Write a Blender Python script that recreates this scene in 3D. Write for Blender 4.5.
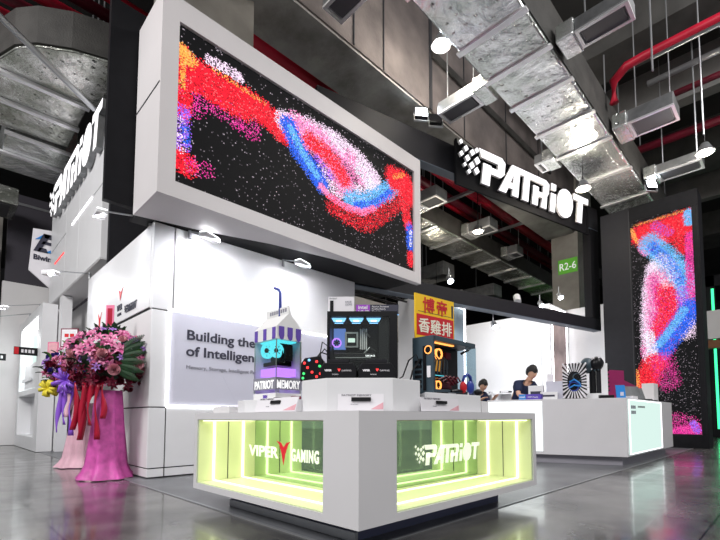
import bpy, bmesh, math, random
import numpy as np
from mathutils import Vector, Matrix
random.seed(7); rng = np.random.RandomState(5)
for o in list(bpy.data.objects): bpy.data.objects.remove(o)
scene = bpy.context.scene
C = scene.collection
# ------------------------------------------------------------ camera
cam_d = bpy.data.cameras.new('camera'); cam = bpy.data.objects.new('camera', cam_d); C.objects.link(cam)
cam_d.sensor_width = 36; cam_d.lens = 21.6; cam_d.shift_x = -20/720; cam_d.shift_y = 120/720
cam_d.clip_start = .05; cam_d.clip_end = 300
cam.matrix_world = Matrix([[0.693804, -0.044923, -0.718761, 0.0], [-0.720163, -0.044875, -0.692352, 0.0], [-0.001152, 0.997982, -0.063486, 0.73], [0, 0, 0, 1]])
scene.camera = cam
# ------------------------------------------------------------ world, exposure
scene.view_settings.view_transform = 'Standard'; scene.view_settings.look = 'None'
scene.view_settings.gamma = 1; scene.view_settings.use_curve_mapping = False
scene.view_settings.exposure = 0.0
world = bpy.data.worlds.new('hall_ambient'); scene.world = world; world.use_nodes = True  # even ambient fill from all round, entering by the hall's open sides
bg = world.node_tree.nodes['Background']; bg.inputs[0].default_value = (.93, .95, 1, 1); bg.inputs[1].default_value = .33

def light(name, kind, loc, energy, color=(1,1,1), target=None, size=.2, spot=120, blend=.6, size_y=None):
    d = bpy.data.lights.new(name, kind); d.energy = energy; d.color = color
    o = bpy.data.objects.new(name, d); C.objects.link(o); o.location = loc
    if kind == 'AREA':
        d.size = size
        if size_y: d.shape = 'RECTANGLE'; d.size_y = size_y
    elif kind == 'SPOT': d.shadow_soft_size = size; d.spot_size = math.radians(spot); d.spot_blend = blend
    else: d.shadow_soft_size = size
    if target is not None:
        o.rotation_euler = (Vector(target) - Vector(loc)).to_track_quat('-Z', 'Y').to_euler()
    return o
# large soft fill areas added out of view, high over the aisle, behind and around the photographer
light('hall_fill', 'AREA', (-3.5, -3.5, 8), 560, (1, .98, .96), (3, 3, .5), 4)
light('hall_fill', 'AREA', (8, -3, 8.2), 500, (1, .98, .96), (7, 3, .5), 3)
light('hall_fill', 'AREA', (-6, 5, 8.2), 900, (1, .98, .96), (2, 7, 1), 3)
# ------------------------------------------------------------ materials
def mat(name, col, rough=.5, metal=0, emit=None, es=0, noise=0, nscale=8, bump=0, bscale=40, spec=.5, alpha=None, trans=0, ior=1.45, col2=None):
    m = bpy.data.materials.new(name); m.use_nodes = True; nt = m.node_tree; b = nt.nodes['Principled BSDF']
    b.inputs['Base Color'].default_value = (*col, 1); b.inputs['Roughness'].default_value = rough
    b.inputs['Metallic'].default_value = metal; b.inputs['Specular IOR Level'].default_value = spec
    b.inputs['IOR'].default_value = ior
    if trans: b.inputs['Transmission Weight'].default_value = trans
    if emit: b.inputs['Emission Color'].default_value = (*emit, 1); b.inputs['Emission Strength'].default_value = es
    if alpha is not None: b.inputs['Alpha'].default_value = alpha
    tc = nt.nodes.new('ShaderNodeTexCoord')
    n = nt.nodes.new('ShaderNodeTexNoise'); n.inputs['Scale'].default_value = nscale; n.inputs['Detail'].default_value = 6
    nt.links.new(tc.outputs['Object'], n.inputs['Vector'])
    c2 = col2 or tuple(max(0, c*(1-noise)) for c in col)
    if noise or col2:
        r = nt.nodes.new('ShaderNodeValToRGB'); r.color_ramp.elements[0].position = .35; r.color_ramp.elements[1].position = .65
        r.color_ramp.elements[0].color = (*c2, 1); r.color_ramp.elements[1].color = (*col, 1)
        nt.links.new(n.outputs['Fac'], r.inputs['Fac']); nt.links.new(r.outputs['Color'], b.inputs['Base Color'])
    if bump:
        n2 = nt.nodes.new('ShaderNodeTexNoise'); n2.inputs['Scale'].default_value = bscale; n2.inputs['Detail'].default_value = 4
        nt.links.new(tc.outputs['Object'], n2.inputs['Vector'])
        bp = nt.nodes.new('ShaderNodeBump'); bp.inputs['Strength'].default_value = bump; bp.inputs['Distance'].default_value = .02
        nt.links.new(n2.outputs['Fac'], bp.inputs['Height']); nt.links.new(bp.outputs['Normal'], b.inputs['Normal'])
    return m
def glow(name, col, s):
    return mat(name, (.02,.02,.02), .6, emit=col, es=s)
M = {}
M['white'] = mat('white_laminate', (.78,.78,.80), .42, noise=.03, nscale=3)
M['boxwhite'] = mat('pale_pinkish_grey_cladding', (.60,.575,.585), .45, noise=.03, nscale=2)
M['counterwhite'] = mat('counter_laminate', (.66,.65,.67), .40, noise=.03, nscale=3)
M['offwhite'] = mat('off_white_board', (.72,.71,.72), .5, noise=.03, nscale=3)
M['lavender'] = mat('printed_lavender_panel', (.60,.60,.70), .45, noise=.04, nscale=1.2)
M['black'] = mat('black_fascia', (.008,.008,.010), .6, noise=.2, spec=.15)
M['blackp'] = mat('black_plastic', (.008,.008,.010), .35, spec=.25)
M['charcoal'] = mat('charcoal_panel', (.016,.016,.020), .55, noise=.1, spec=.2)
M['soffit'] = mat('blue_grey_soffit', (.10,.13,.17), .5)
M['steel'] = mat('grey_steel', (.42,.43,.45), .35, metal=.7)
M['seam'] = mat('dark_joint', (.03,.03,.035), .7)
M['greyplinth'] = mat('grey_plinth', (.30,.29,.33), .5)
M['slate'] = mat('blue_slate_plinth', (.10,.11,.20), .5)
M['concrete'] = mat('raw_concrete', (.36,.355,.34), .85, nscale=1.6, bump=.5, bscale=9, col2=(.19,.185,.175))
M['concrete2'] = mat('pinkish_concrete', (.185,.158,.152), .85, nscale=1.3, bump=.25, bscale=14, col2=(.10,.086,.084))
M['column'] = mat('painted_concrete_column', (.36,.34,.31), .8, noise=.25, nscale=2)
M['ceil'] = mat('dark_hall_ceiling', (.030,.029,.028), .9, noise=.4, nscale=.8)
M['hallwall'] = mat('dark_hall_wall', (.05,.05,.055), .8, noise=.3, nscale=.5)
M['red'] = mat('red_pipe_paint', (.50,.010,.035), .4, noise=.25, nscale=3)
M['darkred'] = mat('dull_red_pipe_paint', (.14,.006,.02), .45, noise=.3, nscale=3)
M['galv'] = mat('galvanised_sheet', (.30,.31,.32), .4, metal=.6, noise=.3, nscale=5)
M['grille'] = mat('dark_grille', (.09,.09,.10), .5, metal=.3)
def foil(name, c1, c2, tint):
    m = bpy.data.materials.new(name); m.use_nodes = True; nt = m.node_tree; b = nt.nodes['Principled BSDF']
    b.inputs['Metallic'].default_value = .75; b.inputs['Roughness'].default_value = .24
    tc = nt.nodes.new('ShaderNodeTexCoord')
    n = nt.nodes.new('ShaderNodeTexNoise'); n.inputs['Scale'].default_value = 1.3; n.inputs['Detail'].default_value = 8
    r = nt.nodes.new('ShaderNodeValToRGB'); r.color_ramp.elements[0].position = .34; r.color_ramp.elements[1].position = .6
    r.color_ramp.elements[0].color = (*c1,1); r.color_ramp.elements[1].color = (*c2,1)
    e = r.color_ramp.elements.new(.42); e.color = (*tint,1)
    nt.links.new(tc.outputs['Object'], n.inputs['Vector']); nt.links.new(n.outputs['Fac'], r.inputs['Fac']); nt.links.new(r.outputs['Color'], b.inputs['Base Color'])
    # pin washers: a grid of small dimples plus crinkles
    v = nt.nodes.new('ShaderNodeTexVoronoi'); v.inputs['Scale'].default_value = 5.5; v.inputs['Randomness'].default_value = .25
    nt.links.new(tc.outputs['Object'], v.inputs['Vector'])
    mr = nt.nodes.new('ShaderNodeMapRange'); mr.inputs[1].default_value = 0; mr.inputs[2].default_value = .18; nt.links.new(v.outputs['Distance'], mr.inputs[0])
    n2 = nt.nodes.new('ShaderNodeTexNoise'); n2.inputs['Scale'].default_value = 3.5; n2.inputs['Detail'].default_value = 6; nt.links.new(tc.outputs['Object'], n2.inputs['Vector'])
    a = nt.nodes.new('ShaderNodeMath'); a.operation = 'ADD'; nt.links.new(mr.outputs[0], a.inputs[0]); nt.links.new(n2.outputs['Fac'], a.inputs[1])
    bp = nt.nodes.new('ShaderNodeBump'); bp.inputs['Strength'].default_value = .8; bp.inputs['Distance'].default_value = .045
    nt.links.new(a.outputs[0], bp.inputs['Height']); nt.links.new(bp.outputs['Normal'], b.inputs['Normal'])
    return m
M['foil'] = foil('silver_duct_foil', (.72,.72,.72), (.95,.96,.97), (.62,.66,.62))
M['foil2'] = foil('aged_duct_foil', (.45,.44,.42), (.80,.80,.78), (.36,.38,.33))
M['tape'] = mat('foil_tape', (.9,.9,.92), .3, metal=.6)
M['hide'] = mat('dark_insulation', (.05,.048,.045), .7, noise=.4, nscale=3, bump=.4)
M['glow'] = glow('white_led', (1,.98,1), 7)
M['glowsoft'] = glow('soft_white_light', (.95,.97,1), 2.2)
M['sign'] = glow('sign_face_white', (1,.98,1), 1.5)
M['lamp'] = glow('floodlight_lens', (.85,.93,1), 30)
M['warm'] = glow('warm_lamp_lens', (1,.86,.66), 16)
M['ledy'] = glow('yellow_white_led', (.95,1,.62), 3)
M['lens2'] = glow('small_lamp_lens', (.95,.97,1), 5)
M['cool'] = glow('frosted_light_panel', (.74,.95,.88), .95)
M['green'] = glow('green_neon', (.05,1,.35), 2)
M['cyan'] = glow('cyan_led', (.10,.75,.90), 1.2)
M['blue'] = glow('blue_led', (.22,.55,1), 1.8)
M['purple'] = glow('purple_led', (.5,.2,1), 1.5)
M['orange'] = glow('orange_led', (1,.36,.08), 2.2)
M['redled'] = glow('red_led', (1,.03,.03), 2.2)
M['greenled'] = glow('green_led', (.05,.9,.2), 1.5)
M['glass'] = mat('clear_glass', (1,1,1), .0, trans=1, ior=1.01, spec=.5)
def thinglass(name, tint, refl):
    m = bpy.data.materials.new(name); m.use_nodes = True; nt = m.node_tree; nt.nodes.clear()
    o = nt.nodes.new('ShaderNodeOutputMaterial'); mx = nt.nodes.new('ShaderNodeMixShader')
    t = nt.nodes.new('ShaderNodeBsdfTransparent'); t.inputs[0].default_value = (*tint,1)
    g = nt.nodes.new('ShaderNodeBsdfGlossy'); g.inputs['Roughness'].default_value = .02
    mx.inputs[0].default_value = refl
    nt.links.new(t.outputs[0], mx.inputs[1]); nt.links.new(g.outputs[0], mx.inputs[2]); nt.links.new(mx.outputs[0], o.inputs[0])
    return m
M['pane'] = thinglass('clear_pane', (.97,1,.97), .045)
M['whiteprint'] = mat('glowing_white_print', (.85,.85,.85), .5, emit=(1,1,1), es=.5)  # print given its own glow so the letters stay readable
M['tintpane'] = thinglass('blue_tinted_pane', (.62,.74,.80), .10)
M['mirror'] = mat('green_tinted_mirror', (.50,.68,.46), .03, metal=1)
M['lime'] = mat('lime_lined_panel', (.82,.82,.56), .45)
M['vinyl'] = mat('glowing_vinyl_lettering', (.80,.88,.62), .5, emit=(.95,1,.85), es=.55)  # glow added to the vinyl to whiten it against the bright showcase
M['ink'] = mat('navy_black_ink', (.035,.035,.06), .5)
M['inkgrey'] = mat('grey_ink', (.25,.25,.30), .5)
M['redp'] = mat('red_print', (.62,.01,.02), .5)
M['yellow'] = mat('yellow_print', (.95,.58,.01), .5)
M['cream'] = mat('cream_print', (.95,.90,.75), .5)
M['pinkcard'] = mat('pink_card', (.75,.18,.32), .6)
M['card'] = mat('white_card', (.80,.78,.82), .5)
M['indigo'] = mat('indigo_print', (.10,.06,.42), .5)
M['violet'] = mat('violet_print', (.35,.06,.55), .5)
M['bluecard'] = mat('bright_blue_card', (.02,.22,.62), .5)
M['crimson'] = mat('crimson_panel', (.26,.01,.09), .5)
M['straw'] = mat('blue_straw', (.03,.06,.35), .35)
M['stripe'] = mat('purple_stripe', (.13,.07,.42), .5)
M['casewhite'] = mat('carton_white', (.80,.80,.80), .5)
M['caseblue'] = mat('slate_blue_case', (.04,.065,.085), .4)
M['skin'] = mat('skin', (.62,.36,.25), .5)
M['hair'] = mat('black_hair', (.008,.007,.008), .5, bump=.6, bscale=90)
M['navy'] = mat('navy_cloth', (.012,.02,.06), .8)
M['magenta'] = mat('magenta_satin', (.66,.10,.42), .5, noise=.35, nscale=9, bump=.3, bscale=14)
M['palepink'] = mat('pale_pink_tulle', (.80,.48,.58), .55, noise=.2, nscale=5)
M['ribred'] = mat('deep_red_ribbon', (.38,.006,.03), .3)
M['ribpur'] = mat('purple_ribbon', (.26,.10,.62), .3)
M['leaf'] = mat('dark_green_leaf', (.010,.055,.015), .5, noise=.5, nscale=12)
M['leaf2'] = mat('light_green_leaf', (.09,.28,.03), .5, noise=.4, nscale=12)
M['lily'] = mat('pink_lily_petal', (.52,.07,.24), .5, nscale=18, col2=(.72,.30,.46))
M['maroon'] = mat('maroon_petal', (.22,.008,.04), .5, noise=.4, nscale=20)
M['rose'] = mat('pale_pink_petal', (.80,.42,.48), .5, noise=.2, nscale=20)
M['lilac'] = mat('lilac_petal', (.40,.20,.62), .5, noise=.3, nscale=20)
M['violetfl'] = mat('deep_blue_petal', (.04,.025,.25), .5)
M['yellowfl'] = mat('yellow_petal', (.72,.60,.04), .5)
# ------------------------------------------------------------ mesh builder
OFF = {}
class MB:
    def __init__(s): s.v = []; s.f = []
    def add(s, vs, fs):
        k = len(s.v); s.v += [Vector(v) for v in vs]; s.f += [tuple(i+k for i in f) for f in fs]; return s
    def box(s, x0, y0, z0, x1, y1, z1, m=None):
        vs = [(x,y,z) for z in (z0,z1) for (x,y) in ((x0,y0),(x1,y0),(x1,y1),(x0,y1))]
        if m is not None: vs = [m @ Vector(v) for v in vs]
        return s.add(vs, [(3,2,1,0),(4,5,6,7),(0,1,5,4),(1,2,6,5),(2,3,7,6),(3,0,4,7)])
    def quad(s, a, b, c, d): return s.add([a,b,c,d], [(0,1,2,3)])
    def prism(s, pts, h0, h1, m=None):           # polygon in local xy, extruded along z
        n = len(pts); vs = [Vector((p[0],p[1],h)) for h in (h0,h1) for p in pts]
        if m is not None: vs = [m @ v for v in vs]
        return s.add(vs, [tuple(range(n-1,-1,-1)), tuple(range(n,2*n))] + [(i,(i+1)%n,n+(i+1)%n,n+i) for i in range(n)])
    def cyl(s, a, b, r, n=12, r2=None, caps=True):
        a = Vector(a); b = Vector(b); r2 = r if r2 is None else r2
        q = (b-a).to_track_quat('Z','Y').to_matrix(); k = []
        for c, rr in ((a,r),(b,r2)):
            for i in range(n):
                t = 2*math.pi*i/n; k.append(c + q @ Vector((rr*math.cos(t), rr*math.sin(t), 0)))
        fs = [(i,(i+1)%n,n+(i+1)%n,n+i) for i in range(n)]
        if caps: fs += [tuple(range(n-1,-1,-1)), tuple(range(n,2*n))]
        return s.add(k, fs)
    def tube(s, pts, r, n=8):
        pts = [Vector(p) for p in pts]; rs = r if isinstance(r, (list,tuple)) else [r]*len(pts); vs = []; fs = []
        for i, p in enumerate(pts):
            d = (pts[min(i+1,len(pts)-1)] - pts[max(i-1,0)]).normalized()
            q = d.to_track_quat('Z','Y').to_matrix() if abs(d.z) < .99 or i == 0 else q
            for j in range(n):
                t = 2*math.pi*j/n; vs.append(p + q @ Vector((rs[i]*math.cos(t), rs[i]*math.sin(t), 0)))
            if i: fs += [((i-1)*n+j,(i-1)*n+(j+1)%n,i*n+(j+1)%n,i*n+j) for j in range(n)]
        fs += [tuple(range(n-1,-1,-1)), tuple(range((len(pts)-1)*n, len(pts)*n))]
        return s.add(vs, fs)
    def ball(s, c, r, nu=12, nv=8, m=None):
        r = r if isinstance(r,(tuple,list)) else (r,r,r); vs = []; fs = []; c = Vector(c)
        for i in range(nv+1):
            t = math.pi*i/nv
            for j in range(nu):
                p = 2*math.pi*j/nu
                w = Vector((r[0]*math.sin(t)*math.cos(p), r[1]*math.sin(t)*math.sin(p), r[2]*math.cos(t)))
                if m is not None: w = m @ w
                vs.append(c + w)
        for i in range(nv):
            for j in range(nu): fs.append((i*nu+j,(i+1)*nu+j,(i+1)*nu+(j+1)%nu,i*nu+(j+1)%nu))
        return s.add(vs, fs)
    def build(s, name, m, parent=None, bevel=0, smooth=False, origin=None):
        off = OFF[parent.name] if parent else (Vector(origin) if origin else Vector((0,0,0)))
        me = bpy.data.meshes.new(name); me.from_pydata([v-off for v in s.v], [], s.f)
        bm = bmesh.new(); bm.from_mesh(me); bmesh.ops.remove_doubles(bm, verts=bm.verts, dist=1e-6)
        bmesh.ops.recalc_face_normals(bm, faces=bm.faces); bm.to_mesh(me); bm.free()
        me.materials.append(M[m] if isinstance(m,str) else m)
        if smooth:
            for p in me.polygons: p.use_smooth = True
        o = bpy.data.objects.new(name, me); C.objects.link(o)
        if parent: o.parent = parent; OFF[o.name] = off
        else: o.location = off; OFF[o.name] = off
        if bevel:
            b = o.modifiers.new('bevel','BEVEL'); b.width = bevel; b.segments = 2; b.limit_method = 'ANGLE'
        return o
def tag(o, label=None, cat=None, group=None, kind=None):
    if label: o['label'] = label
    if cat: o['category'] = cat
    if group: o['group'] = group
    if kind: o['kind'] = kind
    return o
def thing(name, loc, label, cat, group=None, rz=0, local=False):
    o = bpy.data.objects.new(name, None); C.objects.link(o); o.location = loc; o.rotation_euler.z = rz
    o.empty_display_size = .1
    OFF[o.name] = Vector((0,0,0)) if local else Vector(loc)
    return tag(o, label, cat, group)
def kids(o): return [c for c in KIDS_SRC() if c.parent == o]
def KIDS_SRC(): return list(C.objects)
def copy_tree(o, parent=None):
    c = o.copy(); C.objects.link(c)
    if parent: c.parent = parent
    OFF[c.name] = OFF.get(o.name, Vector())
    for ch in list(o.children): copy_tree(ch, c)
    return c
def structure(o): o['kind'] = 'structure'; return o
def text(s, name, size, m, parent, origin, xd, up, ext=.003, align='LEFT', spacing=1.0, bold=0, sx=1.0):
    cu = bpy.data.curves.new(name, 'FONT'); cu.body = s; cu.size = size; cu.extrude = ext; cu.align_x = align
    cu.space_character = spacing; cu.offset = bold; cu.resolution_u = 4
    t = bpy.data.objects.new('tmp', cu); C.objects.link(t)
    bpy.context.view_layer.update()
    dg = bpy.context.evaluated_depsgraph_get(); me0 = bpy.data.meshes.new_from_object(t.evaluated_get(dg))
    bpy.data.objects.remove(t)
    x = Vector(xd).normalized(); u = Vector(up).normalized(); n = x.cross(u)
    R = Matrix((x,u,n)).transposed(); off = OFF[parent.name] if parent else Vector()
    for v in me0.vertices: v.co = R @ Vector((v.co.x*sx, v.co.y, v.co.z)) + Vector(origin) - off
    me0.materials.clear(); me0.materials.append(M[m] if isinstance(m,str) else m)
    o = bpy.data.objects.new(name, me0); C.objects.link(o)
    if parent: o.parent = parent; OFF[o.name] = off
    return o
def frame(origin, xd, up):
    x = Vector(xd).normalized(); u = Vector(up).normalized(); n = x.cross(u)
    m = Matrix((x,u,n)).transposed().to_4x4(); m.translation = Vector(origin); return m
# maker's wordmark: heavy slanted capitals with a scatter of diamonds before the P
def wordmark(mb, fr, h, sx=1.0, d0=0.0, d1=.03, dots=True):
    sl = .16
    def B(*pts): mb.prism([((x + sl*y)*h*sx, y*h) for x, y in pts], d0, d1, fr)
    def bx(x0,y0,x1,y1): B((x0,y0),(x1,y0),(x1,y1),(x0,y1))
    s0 = 1
    bx(.05,0,.40,.62); B((-.2,1),(-.05,.76),(.78,.76),(.98,.9),(.85,1)); B((.70,.42),(.86,.38),(1.02,.52),(1.02,.88),(.95,.93),(.70,.80)); bx(.05,.38,.86,.58)
    fr = fr @ Matrix.Translation((-.20*h*sx,0,0))
    B((1.02,0),(1.36,0),(1.78,.93),(1.52,.93)); bx(1.66,0,1.95,.93); bx(1.28,.2,1.7,.38)
    bx(1.55,.76,3.30,.95); bx(2.16,0,2.46,.78)
    bx(2.66,0,2.95,.62); B((3.16,.36),(3.42,.42),(3.5,.55),(3.5,.85),(3.3,.95),(3.2,.8)); bx(2.66,.32,3.36,.48); B((3.12,0),(3.42,0),(3.42,.40),(3.2,.40))
    bx(3.62,0,3.90,.62); bx(3.60,.74,3.88,.95)
    B(*[(4.45+.5*math.cos(t)*(1 if abs(math.cos(t))<.8 else .95), .46+.5*math.sin(t)) for t in [i*math.pi/8 for i in range(16)]])
    bx(4.92,.74,5.85,.95); bx(5.22,0,5.52,.78)
    fr = fr @ Matrix.Translation((.20*h*sx,0,0))
    if dots:
        for (x,y,r) in ((-.95,.95,.08),(-.72,.82,.10),(-.88,.62,.09),(-.62,.56,.11),(-.45,.78,.11),(-.42,.40,.12),(-.22,.60,.13),(-.5,.2,.08),(-.2,.3,.12),(-.7,.35,.07),(-.28,.9,.09)):
            B((x-r,y),(x,y-r),(x+r,y),(x,y+r))
    return mb
# a display screen whose picture is a field of coloured points
def screen_pic(name, parent, P0, U, V, W, H, nx, ny, strokes, strength, dots=.026, seed=3):
    r = np.random.RandomState(seed)
    P0 = Vector(P0); U = Vector(U); V = Vector(V); off = OFF[parent.name]
    vs = [tuple(P0 + U*(W*i/nx) + V*(H*j/ny) - off) for j in range(ny+1) for i in range(nx+1)]
    fs = [(j*(nx+1)+i, j*(nx+1)+i+1, (j+1)*(nx+1)+i+1, (j+1)*(nx+1)+i) for j in range(ny) for i in range(nx)]
    me = bpy.data.meshes.new(name); me.from_pydata(vs, [], fs)
    uu, vv = np.meshgrid((np.arange(nx)+.5)*W/nx, (np.arange(ny)+.5)*H/ny)
    col = np.full((ny,nx,3), .0015)
    d = r.rand(ny,nx); sel = d < dots
    col[sel] = (.05 + .45*r.rand(sel.sum(),1)**2)*np.array([1,.85,1.0])
    wob = .5*r.randn(ny,nx)
    for pts, w, c, a in strokes:
        pts = np.array(pts, float)
        best = np.full((ny,nx), 1e9)
        if len(pts) == 1: pts = np.vstack([pts,pts])
        for p, q in zip(pts[:-1], pts[1:]):
            pq = q-p; L = (pq**2).sum() + 1e-9
            t = np.clip(((uu-p[0])*pq[0] + (vv-p[1])*pq[1])/L, 0, 1)
            best = np.minimum(best, np.hypot(uu-p[0]-t*pq[0], vv-p[1]-t*pq[1]))
        al = np.clip(1.7*(1.28 - best/w), 0, 1)*a
        hit = r.rand(ny,nx) < al
        cc = np.array(c)[None]*(.35 + .75*r.rand(hit.sum(),1)) + .15*(r.rand(hit.sum(),1) > .93)
        col[hit] = cc
    at = me.color_attributes.new('picture', 'FLOAT_COLOR', 'CORNER')
    buf = np.ones((ny*nx, 4, 4), dtype=np.float32); buf[:, :, :3] = col.reshape(-1,1,3)
    at.data.foreach_set('color', buf.ravel())
    m = bpy.data.materials.new(name); m.use_nodes = True; nt = m.node_tree; b = nt.nodes['Principled BSDF']
    b.inputs['Base Color'].default_value = (.004,.004,.005,1); b.inputs['Roughness'].default_value = .6; b.inputs['Specular IOR Level'].default_value = .1
    ca = nt.nodes.new('ShaderNodeVertexColor'); ca.layer_name = 'picture'
    nt.links.new(ca.outputs['Color'], b.inputs['Emission Color']); b.inputs['Emission Strength'].default_value = strength
    me.materials.append(m); o = bpy.data.objects.new(name, me); C.objects.link(o); o.parent = parent; OFF[o.name] = off
    return o
# ============================================================ STRUCTURE
def floor_mat():
    m = bpy.data.materials.new('polished_concrete_floor'); m.use_nodes = True; nt = m.node_tree; b = nt.nodes['Principled BSDF']
    tc = nt.nodes.new('ShaderNodeTexCoord')
    n = nt.nodes.new('ShaderNodeTexNoise'); n.inputs['Scale'].default_value = .8; n.inputs['Detail'].default_value = 12; n.inputs['Roughness'].default_value = .72; n.inputs['Distortion'].default_value = .6
    nt.links.new(tc.outputs['Object'], n.inputs['Vector'])
    r = nt.nodes.new('ShaderNodeValToRGB'); r.color_ramp.elements[0].position = .36; r.color_ramp.elements[1].position = .66
    r.color_ramp.elements[0].color = (.018,.018,.02,1); r.color_ramp.elements[1].color = (.17,.167,.16,1)
    nt.links.new(n.outputs['Fac'], r.inputs['Fac'])
    # saw-cut joints
    s = nt.nodes.new('ShaderNodeSeparateXYZ'); nt.links.new(tc.outputs['Object'], s.inputs[0])
    fac = None
    for ax, off, per in (('X', .59, 3.2), ('Y', .45, 3.2)):
        a = nt.nodes.new('ShaderNodeMath'); a.operation = 'SUBTRACT'; nt.links.new(s.outputs[ax], a.inputs[0]); a.inputs[1].default_value = off - per/2
        p = nt.nodes.new('ShaderNodeMath'); p.operation = 'PINGPONG'; nt.links.new(a.outputs[0], p.inputs[0]); p.inputs[1].default_value = per/2
        g = nt.nodes.new('ShaderNodeMath'); g.operation = 'GREATER_THAN'; nt.links.new(p.outputs[0], g.inputs[0]); g.inputs[1].default_value = per/2 - .006
        if fac is None: fac = g
        else:
            mx = nt.nodes.new('ShaderNodeMath'); mx.operation = 'MAXIMUM'; nt.links.new(fac.outputs[0], mx.inputs[0]); nt.links.new(g.outputs[0], mx.inputs[1]); fac = mx
    mc = nt.nodes.new('ShaderNodeMix'); mc.data_type = 'RGBA'; nt.links.new(fac.outputs[0], mc.inputs[0]); nt.links.new(r.outputs[0], mc.inputs[6]); mc.inputs[7].default_value = (.012,.012,.012,1)
    nt.links.new(mc.outputs[2], b.inputs['Base Color'])
    rr = nt.nodes.new('ShaderNodeMapRange'); rr.inputs[3].default_value = .0; rr.inputs[4].default_value = .42
    n3 = nt.nodes.new('ShaderNodeTexNoise'); n3.inputs['Scale'].default_value = 2.3; n3.inputs['Detail'].default_value = 7; nt.links.new(tc.outputs['Object'], n3.inputs['Vector'])
    nt.links.new(n3.outputs['Fac'], rr.inputs[0]); nt.links.new(rr.outputs[0], b.inputs['Roughness'])
    b.inputs['Specular IOR Level'].default_value = .8
    b.inputs['Coat Weight'].default_value = .25; b.inputs['Coat Roughness'].default_value = .06
    return m
structure(MB().box(-14,-12,-.2,42,34,0).build('floor', floor_mat()))
structure(MB().box(-6,-8,9.6,42,34,9.9).build('ceiling', 'ceil'))
structure(MB().box(41.6,-12,0,42,34,9.6).build('wall_right', 'hallwall'))
structure(MB().box(-14,33.6,0,41.6,34,9.6).build('wall_back', 'hallwall'))
M['carpet'] = mat('blue_grey_booth_floor', (.155,.16,.175), .32, noise=.4, nscale=2.0, spec=.5)
t = thing('booth_floor', (1.6,1.76,0), 'thin blue-grey raised booth floor under the white counters and wall', 'floor covering')
MB().box(1.62,1.78,.0008,12.35,12.0,.004).build('floor_sheet', 'carpet', t)
MB().box(1.6,1.76,.0008,12.3,1.78,.007).build('edge_trim', 'steel', t)
MB().box(1.6,1.78,.0008,1.62,5.50,.007).build('edge_trim', 'steel', t)

# ceiling ribs
def rib(Y0, Y1, z0, z1, lab, m='ceil', name='ceiling_beam', x0=-5, x1=41):
    return tag(MB().box(x0,Y0,z0,x1,Y1,z1).build(name, m), lab, 'beam')
def ribY(X0, X1, z0, z1, lab, m='concrete'):
    return tag(MB().box(X0,-7,z0,X1,4.2,z1).build('ceiling_beam', m), lab, 'beam')
M['rib'] = mat('grey_ceiling_rib', (.075,.073,.07), .85, noise=.35, nscale=2)
M['rib2'] = mat('lighter_ceiling_rib', (.19,.185,.18), .8, noise=.2, nscale=2)
ribY(9.9,10.9,8.75,9.6,'wide dark concrete ceiling beam behind the bent red pipe','rib')
ribY(12.4,12.75,8.5,9.6,'narrow pale ceiling beam beyond the bent red pipe','rib2')
ribY(15.6,17.0,8.6,9.6,'wide dark ceiling beam above the black screen tower','rib')
ribY(19,19.3,8.6,9.6,'narrow far ceiling beam beyond the screen tower','rib2')
ribY(23,25,8.6,9.6,'farthest dark ceiling beam at the right edge','rib')
rib(8.1,8.5,9.0,9.6,'long dark ceiling beam over the red pipe rack','rib',x0=2)
rib(11.2,11.8,9.0,9.6,'long dark ceiling beam beyond the red pipe rack','rib',x0=2)

# main concrete beam with shuttering joints
t = thing('concrete_beam', (-2,5.25,7.08), 'raw concrete beam running overhead from the column to the green marked pillar', 'beam')
MB().prism([(5.25,7.08),(5.62,7.08),(6.2,7.08),(6.2,9.55),(5.25,9.55)], -2, 15.1, Matrix(((0,0,1,0),(1,0,0,0),(0,1,0,0),(0,0,0,1)))).build('beam_body', 'concrete', t)
MB().box(-2,5.215,7.12,15.1,5.248,9.55).build('face_lining', 'concrete2', t)
for x in (4.75,5.5,6.9,8.2,10.2,12.2):
    MB().box(x,5.195,7.13,x+(.09 if x==6.9 else .025),5.214,9.5).build('shuttering_joint', 'seam', t)
MB().box(6.95,5.14,8.25,13,5.19,8.42).build('cable_channel', 'hide', t)
t = thing('concrete_column', (2.3,5.28,0), 'grey concrete column rising behind the big display box', 'column')
MB().box(1.9,5.70,5.6,3.15,6.2,7.08).box(1.9,5.00,7.0,3.2,5.20,9.5).build('column_shaft', 'column', t)
t = thing('concrete_column', (15.3,5.2,0), 'square concrete column with the green R2-6 plate', 'column')
MB().box(15.12,5.15,0,16.6,6.05,9.5).build('column_shaft', 'column', t)
t2 = thing('column_plate', (15.1,5.4,5.4), 'small green plate reading R2-6 on the column', 'sign')
MB().box(15.085,5.17,5.72,15.118,5.82,6.22).build('plate', mat('glowing_lime_plate',(.13,.45,.04),.5,emit=(.13,.5,.04),es=.25), t2)  # plain plate with a faint glow added to its green
text('R2-6','plate_lettering',.36,'whiteprint',t2,(15.082,5.79,5.84),(0,-1,0),(0,0,1),sx=.85)

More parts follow.
